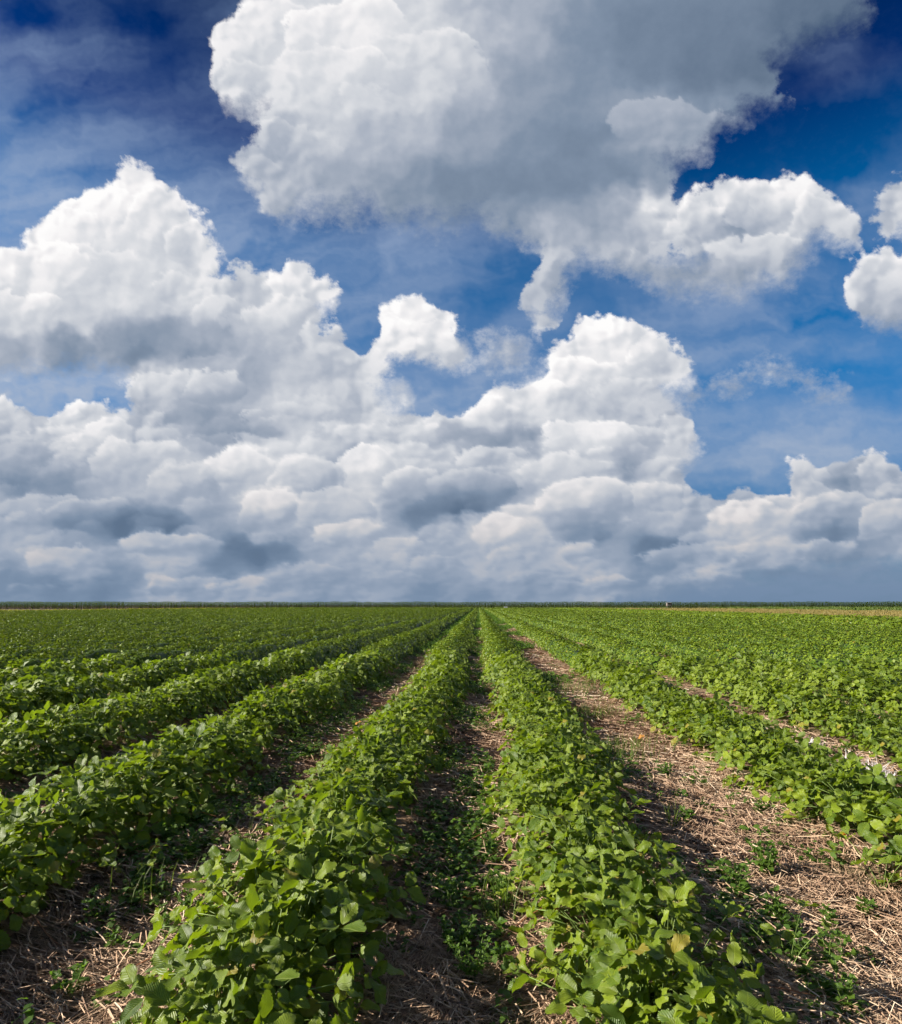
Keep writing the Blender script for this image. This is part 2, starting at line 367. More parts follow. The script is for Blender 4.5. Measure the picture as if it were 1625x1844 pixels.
def sky_colours(nb, el, tex_sky):
    """blue of the open sky at elevation el: Nishita darkened and deepened as through a polariser"""
    tint = nb.cramp(nb.math('MULTIPLY', el, 1 / R(60)), [(0.0, TINT[0]), (0.12, TINT[1]), (0.30, TINT[2]), (0.5, TINT[3]), (0.62, TINT[4]), (0.80, TINT[5]), (1.0, TINT[6])])
    blue = nb.vec('MULTIPLY', tex_sky, tint)
    vcol = nb.cramp(nb.math('MULTIPLY', el, 1 / R(60)), [(0.0, (0.15, 0.23, 0.36)), (0.05, (0.22, 0.30, 0.43)), (0.14, (0.46, 0.52, 0.62)), (0.45, (0.34, 0.43, 0.60)), (0.62, (0.26, 0.36, 0.55)), (0.8, (0.15, 0.25, 0.44)), (1.0, (0.12, 0.22, 0.42))])
    return blue, vcol

CLOUD_RAMP = [(0.0, (0.02, 0.03, 0.05)), (0.40, (0.095, 0.145, 0.225)), (0.55, (0.215, 0.28, 0.38)), (0.70, (0.415, 0.46, 0.545)),
              (0.85, (0.68, 0.70, 0.74)), (0.95, (0.90, 0.885, 0.895)), (1.0, (1, 0.99, 0.985))]

def nishita(t):
    sky = t.nodes.new('ShaderNodeTexSky'); sky.sky_type = 'NISHITA'; sky.sun_disc = False
    sky.sun_elevation = R(SUN_EL); sky.sun_rotation = R(SUN_AZ); sky.altitude = 100; sky.air_density = 1.0; sky.dust_density = 0.4; sky.ozone_density = 2.0
    return sky

def compose(nb, el, back, tone, alpha):
    cloud = nb.cramp(tone, CLOUD_RAMP)
    warm = nb.ramp01(el, R(0), R(15), 1.0, 0.0)
    cloud = nb.mix(nb.math('MULTIPLY', warm, nb.ramp01(tone, 0.70, 0.92)), cloud, nb.vec('MULTIPLY', cloud, (1.0, 0.905, 0.82)))
    out = nb.mix(alpha, back, nb.vec('SCALE', cloud, scale=10.0))
    hz = nb.math('MULTIPLY', nb.math('POWER', nb.ramp01(el, 0.0, R(14), 1.0, 0.0, smooth=False), 1.25), 0.56)
    return nb.vec('SCALE', nb.mix(hz, out, nb.vec('SCALE', (0.185, 0.275, 0.415), scale=10.0)), scale=SKY_GAIN)

def build_world():
    w = bpy.data.worlds.new('World'); scene.world = w; w.use_nodes = True
    w.cycles.sampling_method = 'MANUAL'; w.cycles.sample_map_resolution = 256
    t = w.node_tree; t.nodes.clear(); nb = NB(t)
    tc = t.nodes.new('ShaderNodeTexCoord')
    D = nb.vec('NORMALIZE', tc.outputs['Generated']); ds = nb.sep(D)
    el = nb.math('ARCSINE', ds[2])
    blue, vcol = sky_colours(nb, el, nishita(t).outputs[0])
    q = nb.vec('MULTIPLY', D, (1, 1, 1.6))
    big = nb.noise(q, 3.2, 6.0, 0.6)
    tone = nb.math('ADD', 0.66, nb.math('MULTIPLY', nb.math('SUBTRACT', nb.noise(q, 5.0, 3.0), 0.5), 0.9))
    alpha = nb.ramp01(big, 0.50, 0.58)
    back = nb.mix(0.3, blue, nb.vec('SCALE', vcol, scale=10.0))
    out = compose(nb, el, back, tone, alpha)
    bg = t.nodes.new('ShaderNodeBackground'); bg.inputs['Strength'].default_value = SKY_STRENGTH
    nb.put(bg.inputs['Color'], out)
    o = t.nodes.new('ShaderNodeOutputWorld'); t.links.new(bg.outputs[0], o.inputs[0])

def build_sky_dome():
    xs, ys, body, tone, veil, soft = cloud_fields()
    X, Y = np.meshgrid(xs, ys, indexing='ij')
    D = AX[None, None] * (X - PW / 2)[..., None] + AY[None, None] * (PH / 2 - Y)[..., None] - AZ[None, None] * FPX
    D /= np.linalg.norm(D, axis=-1)[..., None]
    V = (D * 9000.0 + np.array([0, 0, CAM_H])).reshape(-1, 3)
    nx, ny = len(xs), len(ys)
    i, j = np.meshgrid(np.arange(nx - 1), np.arange(ny - 1), indexing='ij'); a = (i * ny + j).ravel()
    F = np.c_[a, a + 1, a + ny + 1, a + ny].astype(np.int32)
    me = bpy.data.meshes.new('sky')
    me.vertices.add(len(V)); me.vertices.foreach_set('co', V.astype(np.float32).ravel())
    me.loops.add(F.size); me.loops.foreach_set('vertex_index', F.ravel())
    me.polygons.add(len(F)); me.polygons.foreach_set('loop_start', np.arange(0, F.size, 4, dtype=np.int32)); me.polygons.foreach_set('loop_total', np.full(len(F), 4, np.int32))
    me.update(calc_edges=True)
    for nme, arr in (('body', body), ('tone', tone), ('veil', veil), ('soft', soft)):
        at = me.attributes.new(nme, 'FLOAT', 'POINT'); at.data.foreach_set('value', arr.astype(np.float32).ravel())
    m = bpy.data.materials.new('sky_and_clouds'); m.use_nodes = True; t = m.node_tree; t.nodes.clear(); nb = NB(t)
    try: m.cycles.emission_sampling = 'NONE'
    except Exception: pass
    geo = t.nodes.new('ShaderNodeNewGeometry')
    D = nb.vec('NORMALIZE', geo.outputs['Position']); el = nb.math('ARCSINE', nb.sep(D)[2])
    def at(n_):
        n = t.nodes.new('ShaderNodeAttribute'); n.attribute_name = n_; return n.outputs['Fac']
    sky = nishita(t); t.links.new(D, sky.inputs[0])
    blue, vcol = sky_colours(nb, el, sky.outputs[0])
    q = nb.vec('MULTIPLY', D, (1, 1, 1.3))
    nf = nb.math('SUBTRACT', nb.noise(q, 95.0, 4.0, 0.65), 0.5)
    b_ = nb.math('MULTIPLY_ADD', nf, nb.math('MULTIPLY_ADD', at('soft'), 26.0, nb.ramp01(el, 0, R(25), 10.0, 20.0)), at('body'))
    sf = at('soft')
    alpha = nb.ramp01(b_, nb.math('MULTIPLY_ADD', sf, -20.0, -2.5), nb.math('MULTIPLY_ADD', sf, 38.0, nb.ramp01(el, R(3), R(30), 6.0, 12.0)))
    tone_ = nb.math('MULTIPLY_ADD', nf, 0.035, nb.math('ADD', at('tone'), nb.ramp01(b_, 0.0, 16.0, 0.03, 0.0)))
    back = nb.mix(nb.math('MULTIPLY_ADD', nf, 0.05, at('veil')), blue, nb.vec('SCALE', vcol, scale=10.0))
    out = compose(nb, el, back, tone_, alpha)
    em = t.nodes.new('ShaderNodeEmission'); nb.put(em.inputs[0], out); em.inputs[1].default_value = SKY_STRENGTH
    o = t.nodes.new('ShaderNodeOutputMaterial'); t.links.new(em.outputs[0], o.inputs[0])
    me.materials.append(m)
    ob = bpy.data.objects.new('sky', me); C.objects.link(ob); ob['kind'] = 'structure'

SKY_STEP = 3.0
TINT = [(0.15, 0.28, 0.5), (0.09, 0.40, 0.74), (0.005, 0.66, 1.12), (0.01, 0.66, 1.12), (0.004, 0.19, 0.58), (0.006, 0.085, 0.26), (0.006, 0.07, 0.21)]
build_world()
build_sky_dome()
# =====================================================================================
#                                   THE FIELD
# =====================================================================================
rng = np.random.default_rng(7)
random.seed(7)

def mat(name):
    m = bpy.data.materials.new(name); m.use_nodes = True
    t = m.node_tree; t.nodes.clear()
    return m, NB(t), t

def finish(nb, t, shader, disp=None):
    o = t.nodes.new('ShaderNodeOutputMaterial'); t.links.new(shader, o.inputs[0])

def principled(nb, col, rough=0.6, spec=0.3, normal=None):
    n = nb.n.new('ShaderNodeBsdfPrincipled')
    nb.put(n.inputs['Base Color'], col); nb.put(n.inputs['Roughness'], rough)
    nb.put(n.inputs['Specular IOR Level'], spec)
    if normal is not None: nb.put(n.inputs['Normal'], normal)
    return n.outputs[0]

def bump(nb, height, dist=0.01, strength=1.0):
    n = nb.n.new('ShaderNodeBump'); n.inputs['Strength'].default_value = strength
    n.inputs['Distance'].default_value = dist; nb.put(n.inputs['Height'], height)
    return n.outputs[0]

def attr(nb, name, out='Fac'):
    n = nb.n.new('ShaderNodeAttribute'); n.attribute_name = name; return n.outputs[out]

def leaf_material(name, dark, light, under, through, veins=True, rough=0.42, trans=0.42, spec=0.35):
    """upper side mottled from dark to light, paler underside, light shining through"""
    m, nb, t = mat(name)
    tint = attr(nb, 'tint')
    oi = t.nodes.new('ShaderNodeObjectInfo')
    geo = t.nodes.new('ShaderNodeNewGeometry')
    f = nb.math('ADD', nb.math('MULTIPLY', tint, 0.75), nb.math('MULTIPLY', oi.outputs['Random'], 0.35))
    col = nb.mix(f, (*dark, 1), (*light, 1))
    col = nb.mix(nb.ramp01(tint, 0.982, 0.992), col, (0.20, 0.16, 0.02, 1))     # a yellowing leaf now and then
    nrm = None
    if veins:
        uv = nb.sep(attr(nb, 'UVMap', 'Vector'))
        av = nb.math('ABSOLUTE', uv[1])
        ph = nb.math('SUBTRACT', nb.math('MULTIPLY', uv[0], 9.5), nb.math('MULTIPLY', av, 5.2))
        w = nb.math('ABSOLUTE', nb.math('SUBTRACT', nb.math('FRACT', ph), 0.5))      # 0 at the vein, 0.5 between
        vein = nb.ramp01(w, 0.0, 0.13, 1.0, 0.0)
        mid = nb.ramp01(av, 0.0, 0.06, 1.0, 0.0)
        vv = nb.math('MAXIMUM', vein, mid)
        col = nb.mix(nb.math('MULTIPLY', vv, 0.45), col, (light[0] * 1.5, light[1] * 1.4, light[2] * 1.8, 1))
        nrm = bump(nb, nb.math('SUBTRACT', nb.math('SQRT', w), nb.math('MULTIPLY', mid, 0.8)), 0.003, 0.6)
    mot = nb.noise(geo.outputs['Position'], 38.0, 2.0)
    col = nb.mix(nb.ramp01(mot, 0.45, 0.75, 0.0, 0.22), col, (dark[0] * 0.8, dark[1] * 0.85, dark[2], 1))
    col = nb.mix(geo.outputs['Backfacing'], col, (*under, 1))
    p = principled(nb, col, rough, spec, nrm)
    tr = t.nodes.new('ShaderNodeBsdfTranslucent'); nb.put(tr.inputs[0], nb.mix(f, (*through, 1), (through[0] * 1.25, through[1] * 1.15, through[2], 1)))
    mx = t.nodes.new('ShaderNodeMixShader'); mx.inputs[0].default_value = trans
    t.links.new(p, mx.inputs[1]); t.links.new(tr.outputs[0], mx.inputs[2])
    finish(nb, t, mx.outputs[0])
    return m

M_LEAF = leaf_material('strawberry_leaf', (0.028, 0.070, 0.005), (0.175, 0.228, 0.013), (0.16, 0.21, 0.05), (0.25, 0.38, 0.010), trans=0.26, spec=0.36, rough=0.46)
M_LEAF_FAR = leaf_material('strawberry_leaf_far', (0.034, 0.074, 0.005), (0.185, 0.236, 0.013), (0.15, 0.21, 0.04), (0.24, 0.34, 0.010), veins=False, trans=0.12, spec=0.22, rough=0.5)
M_WEED = leaf_material('weed_leaf', (0.035, 0.085, 0.010), (0.095, 0.160, 0.020), (0.09, 0.15, 0.05), (0.13, 0.26, 0.02), veins=False, rough=0.55)
M_CROP = leaf_material('broad_crop_leaf', (0.07, 0.125, 0.010), (0.17, 0.235, 0.02), (0.14, 0.19, 0.04), (0.22, 0.32, 0.02), veins=False)
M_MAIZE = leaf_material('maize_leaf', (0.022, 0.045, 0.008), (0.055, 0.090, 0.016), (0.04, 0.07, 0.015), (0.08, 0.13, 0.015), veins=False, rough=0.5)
M_GRASS_GOLD = leaf_material('ripe_grass', (0.20, 0.17, 0.045), (0.40, 0.30, 0.10), (0.25, 0.2, 0.07), (0.3, 0.26, 0.06), veins=False, rough=0.6)
M_GRASS_GREEN = leaf_material('rough_grass', (0.06, 0.105, 0.018), (0.14, 0.18, 0.035), (0.1, 0.14, 0.03), (0.15, 0.24, 0.02), veins=False, rough=0.6)
M_GRASS_YELLOW = leaf_material('yellow_weed', (0.16, 0.17, 0.016), (0.34, 0.31, 0.03), (0.18, 0.18, 0.04), (0.24, 0.26, 0.02), veins=False, rough=0.6)

def plain(name, col, rough=0.6, spec=0.3, var=0.0, scale=30.0, use_tint=False, col2=None, trans=0.0):
    m, nb, t = mat(name)
    c = (*col, 1)
    if use_tint:
        c = nb.mix(attr(nb, 'tint'), (*col, 1), (*col2, 1))
    if var:
        geo = t.nodes.new('ShaderNodeNewGeometry')
        nz = nb.noise(geo.outputs['Position'], scale, 4.0)
        c = nb.mix(nb.ramp01(nz, 0.3, 0.7, 0.0, var), c, (col[0] * 0.45, col[1] * 0.45, col[2] * 0.45, 1))
    p = principled(nb, c, rough, spec)
    if trans:
        tr = t.nodes.new('ShaderNodeBsdfTranslucent'); nb.put(tr.inputs[0], c)
        mx = t.nodes.new('ShaderNodeMixShader'); mx.inputs[0].default_value = trans
        t.links.new(p, mx.inputs[1]); t.links.new(tr.outputs[0], mx.inputs[2]); p = mx.outputs[0]
    finish(nb, t, p)
    return m

M_STEM = plain('green_stem', (0.13, 0.19, 0.045), 0.5)
M_RUNNER = plain('red_runner', (0.28, 0.11, 0.045), 0.5)
M_BERRY = None
def berry_material():
    m, nb, t = mat('ripe_strawberry')
    tc = t.nodes.new('ShaderNodeTexCoord')
    v = nb.voro(tc.outputs['Object'], 260.0, feature='F1')
    col = nb.mix(nb.ramp01(v, 0.12, 0.22, 1.0, 0.0), (0.62, 0.018, 0.010, 1), (0.60, 0.36, 0.06, 1))
    finish(nb, t, principled(nb, col, 0.28, 0.5, bump(nb, v, 0.001)))
    return m
M_BERRY = berry_material()

# straw: colour per stalk, dull bleached grey to reddish gold
def straw_material(name, stops):
    m, nb, t = mat(name)
    tint = attr(nb, 'tint')
    col = nb.cramp(tint, stops)
    geo = t.nodes.new('ShaderNodeNewGeometry')
    nz = nb.noise(geo.outputs['Position'], 55.0, 2.0)
    col = nb.mix(nb.ramp01(nz, 0.3, 0.7, 0.0, 0.35), col, nb.vec('SCALE', col, scale=0.55))
    finish(nb, t, principled(nb, col, 0.55, 0.25))
    return m
M_STRAW = straw_material('straw', [(0.0, (0.08, 0.043, 0.026)), (0.2, (0.27, 0.165, 0.105)), (0.5, (0.47, 0.31, 0.205)), (0.8, (0.62, 0.45, 0.31)), (1.0, (0.74, 0.60, 0.45))])
M_BLEACH = straw_material('bleached_straw', [(0.0, (0.34, 0.29, 0.27)), (0.4, (0.56, 0.53, 0.52)), (1.0, (0.78, 0.77, 0.78))])

# ------------------------------------------------------------------ row layout
ROWS = {0: -2.13, 1: -0.66, 2: 0.55, 3: 2.2}
HALF = {0: 0.40, 1: 0.42, 2: 0.36, 3: 0.42}
for i in range(1, 46): ROWS[-i] = -2.13 - 1.46 * i
for i in range(4, 15): ROWS[i] = 2.2 + 1.44 * (i - 3)
ROW_LIST = sorted(ROWS.items())
ROW_X = np.array([x for _, x in ROW_LIST])
FIELD_END = 206.0

def ground_z(x, y):
    """low beds under the rows, slight unevenness"""
    x = np.asarray(x, float); y = np.asarray(y, float)
    d = np.min(np.abs(x[..., None] - ROW_X), -1)
    inside = (x > -68.5) & (x < 19)
    bed = 0.045 * np.exp(-(d / 0.38) ** 2) * inside
    un = 0.010 * np.sin(x * 3.1 + 1.7 * np.sin(y * 1.3)) * np.sin(y * 2.3 + x) + 0.006 * np.sin(x * 9 + y * 4)
    return bed + un * np.clip(1.5 - y / 60, 0.2, 1)

def row_wobble(i, y):
    return 0.045 * math.sin(y * 0.55 + i * 2.1) + 0.03 * math.sin(y * 1.7 + i * 5.3)

# ------------------------------------------------------------------ mesh helpers
def mesh_from(name, V, Fq, materials, tint=None, uv=None, mi=None, smooth=True):
    me = bpy.data.meshes.new(name)
    V = np.asarray(V, np.float32); n = len(V)
    if isinstance(Fq, np.ndarray):
        k = Fq.shape[1]; nf = len(Fq)
        me.vertices.add(n); me.vertices.foreach_set('co', V.ravel())
        me.loops.add(nf * k); me.loops.foreach_set('vertex_index', Fq.ravel().astype(np.int32))
        me.polygons.add(nf)
        me.polygons.foreach_set('loop_start', np.arange(0, nf * k, k, dtype=np.int32))
        me.polygons.foreach_set('loop_total', np.full(nf, k, np.int32))
        me.update(calc_edges=True)
    else:
        me.from_pydata(V.tolist(), [], Fq); me.update()
    for m in materials: me.materials.append(m)
    if mi is not None: me.polygons.foreach_set('material_index', np.asarray(mi, np.int32))
    if tint is not None:
        a = me.attributes.new('tint', 'FLOAT', 'POINT'); a.data.foreach_set('value', np.asarray(tint, np.float32))
    if uv is not None:
        a = me.attributes.new('UVMap', 'FLOAT_VECTOR', 'POINT')
        uv = np.asarray(uv, np.float32)
        a.data.foreach_set('vector', np.c_[uv, np.zeros(n, np.float32)].ravel())
    if smooth: me.polygons.foreach_set('use_smooth', np.ones(len(me.polygons), bool))
    return me

def link(name, data, parent=None, loc=None, rot=None, scale=None):
    o = bpy.data.objects.new(name, data); C.objects.link(o)
    if parent is not None: o.parent = parent
    if loc is not None: o.location = loc
    if rot is not None: o.rotation_euler = rot
    if scale is not None: o.scale = (scale,) * 3 if not hasattr(scale, '__len__') else scale
    return o

def tag(o, label=None, cat=None, group=None, kind=None):
    if label: o['label'] = label
    if cat: o['category'] = cat
    if group: o['group'] = group
    if kind: o['kind'] = kind
    return o

def rotz(v, a):
    c, s = math.cos(a), math.sin(a)
    return np.c_[v[:, 0] * c - v[:, 1] * s, v[:, 0] * s + v[:, 1] * c, v[:, 2]]
def rotx(v, a):
    c, s = math.cos(a), math.sin(a)
    return np.c_[v[:, 0], v[:, 1] * c - v[:, 2] * s, v[:, 1] * s + v[:, 2] * c]
def roty(v, a):
    c, s = math.cos(a), math.sin(a)
    return np.c_[v[:, 0] * c + v[:, 2] * s, v[:, 1], -v[:, 0] * s + v[:, 2] * c]

def leaflet(r, teeth=8, L=0.1, W=0.078, narrow=1.0):
    """one serrated, folded, quilted leaflet growing along +Y from the origin"""
    S = 6
    t = np.linspace(0, 1, S)
    prof = lambda q: np.sin(np.pi * np.clip(q, 0, 1) ** 0.95) ** 0.62 * 0.5
    fold = r.uniform(0.25, 0.75); curl = r.uniform(-0.2, 0.9); wav = r.uniform(0.003, 0.010); ph = r.uniform(0, 6.28)
    twist = r.uniform(-0.5, 0.5)
    V, U = [], []
    def put(u, v):                      # u along 0..1, v across -1..1 (half widths)
        x = v * W * narrow; y = u * L
        z = fold * abs(x) * 0.9 - curl * (u ** 2) * L * 0.45
        z += wav * math.sin(ph + u * 9 + v * 2.5) * (0.3 + abs(v))
        z -= 0.75 * x * x / W * (1.0 if curl > 0.2 else 0.2)
        z += twist * x * u * 0.5
        y2 = y * (1 - 0.12 * max(curl, 0) * u)
        V.append((x, y2, z)); U.append((u, v * 2))
        return len(V) - 1
    F = []
    mid = [put(q, 0.0) for q in t]
    for side in (-1, 1):
        inner = [put(q, side * prof(q * 0.94 + 0.03) * 0.55) for q in t[1:-1]]
        edge = []
        for k in range(2 * teeth + 1):
            q = k / (2 * teeth)
            w = prof(0.02 + 0.96 * q)
            if k % 2: w *= 1.0
            else: w *= 0.86
            qq = q + (0.018 if k % 2 else -0.012)
            edge.append(put(min(max(qq, 0.0), 1.0), side * w))
        # inner strip
        a = mid; b = [mid[0]] + inner + [mid[-1]]
        for i in range(S - 1):
            q = [a[i], a[i + 1], b[i + 1], b[i]]
            q = list(dict.fromkeys(q))
            if len(q) > 2: F.append(q if side < 0 else q[::-1])
        # outer strip: fan between inner stations and the toothed edge
        ne = len(edge); j = 0
        for i in range(S - 1):
            j2 = round((i + 1) / (S - 1) * (ne - 1))
            c = (j + j2) // 2
            for k in range(j, j2):
                p = b[i] if k < c else b[i + 1]
                f = [p, edge[k + 1], edge[k]]
                F.append(f[::-1] if side > 0 else f)
            if b[i] != b[i + 1]:
                f = [b[i], b[i + 1], edge[c]]
                F.append(f[::-1] if side > 0 else f)
            j = j2
    return np.array(V), F, np.array(U)

def tube(path, rad, sides=4):
    path = np.array(path, float); n = len(path); V = []; F = []
    for i, p in enumerate(path):
        d = path[min(i + 1, n - 1)] - path[max(i - 1, 0)]; d /= np.linalg.norm(d) + 1e-9
        u = np.cross(d, (0.3, 0.1, 1.0)); 
        if np.linalg.norm(u) < 1e-3: u = np.cross(d, (1, 0, 0))
        u /= np.linalg.norm(u); w = np.cross(d, u)
        rr = rad[i] if hasattr(rad, '__len__') else rad
        for k in range(sides):
            a = 2 * math.pi * k / sides
            V.append(p + rr * (math.cos(a) * u + math.sin(a) * w))
    for i in range(n - 1):
        for k in range(sides):
            k2 = (k + 1) % sides
            F.append([i * sides + k, i * sides + k2, (i + 1) * sides + k2, (i + 1) * sides + k])
    F.append(list(range(sides))[::-1]); F.append([(n - 1) * sides + k for k in range(sides)])
    return np.array(V), F

def compound_leaf(seed, theta, plen, size=1.0, detail=True, droop=0.0, stem_r=0.0016):
    """petiole from the crown, leaning by theta, carrying three leaflets"""
    r = np.random.default_rng(seed)
    path = []
    n = 5 if detail else 3
    for i in range(n):
        s = i / (n - 1)
        th = theta * (0.55 + 0.6 * s)
        path.append((0, plen * s * math.sin(th), plen * s * math.cos(th)))
    tip = np.array(path[-1])
    V, F, U, T, MI = [], [], [], [], []
    tv, tf = tube(path, stem_r, 3)
    V.append(tv); F += tf; MI += [1] * len(tf); U.append(np.zeros((len(tv), 2))); T.append(np.full(len(tv), 0.5))
    off = len(tv)
    face = theta * r.uniform(0.35, 1.05) + droop + r.normal(0, 0.22)       # how far the blade tips outwards
    roll = r.normal(0, 0.35)
    for k, a in enumerate((0.0, r.uniform(1.45, 1.95), -r.uniform(1.45, 1.95))):
        sz = size * (1.0 if k == 0 else 0.9) * r.uniform(0.88, 1.1)
        if detail:
            lv, lf, lu = leaflet(r, 8, 0.112 * sz, 0.076 * sz)
        else:
            L, W = 0.102 * sz, 0.082 * sz; f = r.uniform(0.1, 0.35); c = r.uniform(0.0, 0.03)
            lv = np.array([(0, 0, 0), (-W * .5, L * .5, f * W * .5), (0, L * .5, 0), (W * .5, L * .5, f * W * .5), (-W * .28, L * .9, f * W * .2 - c), (0, L, -c), (W * .28, L * .9, f * W * .2 - c)])
            lf = [[0, 2, 1], [0, 3, 2], [1, 2, 5, 4], [2, 3, 6, 5]]
            lu = np.array([(0, 0), (.5, -1), (.5, 0), (.5, 1), (.9, -.6), (1, 0), (.9, .6)])
        lv = rotx(lv, r.uniform(0.1, 0.75) if k == 0 else r.uniform(0.15, 0.8))     # leaflets rise in a cup
        lv = lv + (0, 0.009, 0)
        lv = rotz(lv, a)
        lv = roty(lv, roll); lv = rotx(lv, -face)
        lv = lv + tip
        V.append(lv); U.append(lu); F += [[q + off for q in f] for f in lf]; MI += [0] * len(lf)
        T.append(np.full(len(lv), r.uniform(0, 1)))
        off += len(lv)
    return np.concatenate(V), F, np.concatenate(U), np.concatenate(T), MI

# leaf kinds: (lean, petiole length)
KINDS = []
for th, pl in ((0.10, .275), (0.22, .285), (0.38, .285), (0.5, .27), (0.62, .30), (0.78, .29), (0.9, .31), (1.05, .30), (1.2, .29), (1.32, .25), (0.3, .20), (0.8, .2)):
    for v in range(3):
        KINDS.append((th, pl))
LEAFSZ = 0.64
LEAF_MESH, LEAF_RAW = [], []
for i, (th, pl) in enumerate(KINDS):
    V, F, U, T, MI = compound_leaf(100 + i, th, pl, LEAFSZ)
    LEAF_MESH.append(mesh_from('leaf', V, F, [M_LEAF, M_STEM], T, U, MI))
    LEAF_RAW.append(compound_leaf(100 + i, th, pl, LEAFSZ * 1.05, detail=False, stem_r=0.0012))
NEARK = len(KINDS)

def pick_leaves(r, n):
    """kind, turn about the crown, tilt, size for the leaves of one plant"""
    out = []
    for k in range(n):
        j = int(r.choice(NEARK, p=KP))
        out.append((j, 2 * math.pi * (k * 0.381966 + r.uniform(-.12, .12)), r.normal(0, .09), r.normal(0, .09), r.uniform(0.80, 1.08)))
    return out
KP = np.array([0.6 + 1.2 * math.sin(th) for th, _ in KINDS]); KP /= KP.sum()

# ------------------------------------------------------------------ which plants stand where
def in_view(x, y, margin=1.0):
    lo = ground_x(-1, y) - margin; hi = ground_x(1, y) + margin
    return lo < x < hi
def ground_x(side, y):
    # frame edges in the horizontal plane at distance y
    ang = math.atan((812.5 + 20) / 1080.0) + (0.05 if y > 9 else 0)
    return math.tan(side * ang - R(YAW)) * y

plants = []
for idx, rx in ROW_LIST:
    y = 0.55 + (idx * 0.37) % 0.3
    k = 0
    while y < 30:
        st = 0.30 + 0.05 * math.sin(idx * 12.9 + k * 7.1)
        px_ = rx + row_wobble(idx, y) + 0.10 * (1 if k % 2 else -1) * (0.6 + 0.4 * math.sin(k * 3.3))
        if in_view(px_, y, 0.7) and y > 1.2:
            plants.append((math.hypot(px_, y), idx, k, px_, y))
        y += st; k += 1
plants.sort()
N_FULL, N_THING = 120, 300
things, rest = plants[:N_THING], plants[N_THING:]

ORD = ['first', 'second', 'third', 'fourth', 'fifth', 'sixth', 'seventh', 'eighth', 'ninth', 'tenth', 'eleventh', 'twelfth', 'thirteenth',
       'fourteenth', 'fifteenth', 'sixteenth', 'seventeenth', 'eighteenth', 'nineteenth', 'twentieth']
TENS = {20: 'twenty', 30: 'thirty', 40: 'forty', 50: 'fifty'}
def ordinal(n):                       # 1-based
    if n <= 20: return ORD[n - 1]
    t = n // 10 * 10
    return (TENS[t][:-1] + 'ieth') if n == t else TENS[t] + '-' + ORD[n % 10 - 1]
def row_phrase(i):
    if i >= 2: n, side = i - 1, 'right'
    else: n, side = 2 - i, 'left'
    if n == 1: return 'row just %s of middle furrow' % side
    return '%s row %s of middle furrow' % (ordinal(n), side)

by_row = {}
for d, idx, k, x, y in things: by_row.setdefault(idx, []).append((y, k))
rank = {}
for idx, l in by_row.items():
    for n, (y, k) in enumerate(sorted(l)): rank[(idx, k)] = n + 1

# merged plants for those too far away to show their leaves singly
def merged_plant(seed, n, kinds_raw, scale_leaf=1.0):
    r = np.random.default_rng(seed)
    V, F, U, T, MI = [], [], [], [], []; off = 0
    for j, a, tx, ty, s in pick_leaves(r, n):
        v, f, u, t, mi = kinds_raw[j]
        v = rotz(roty(rotx(v * s * scale_leaf, tx), ty), a)
        V.append(v); U.append(u); T.append(t * 0.8 + r.uniform(0, 0.2)); MI += mi
        F += [[q + off for q in g] for g in f]; off += len(v)
    return np.concatenate(V), F, np.concatenate(U), np.concatenate(T), MI
MERGED = [mesh_from('strawberry_plant', *[(a, b, [M_LEAF, M_STEM], d, c, e) for a, b, c, d, e in [merged_plant(900 + q, 84, LEAF_RAW)]][0]) for q in range(10)]

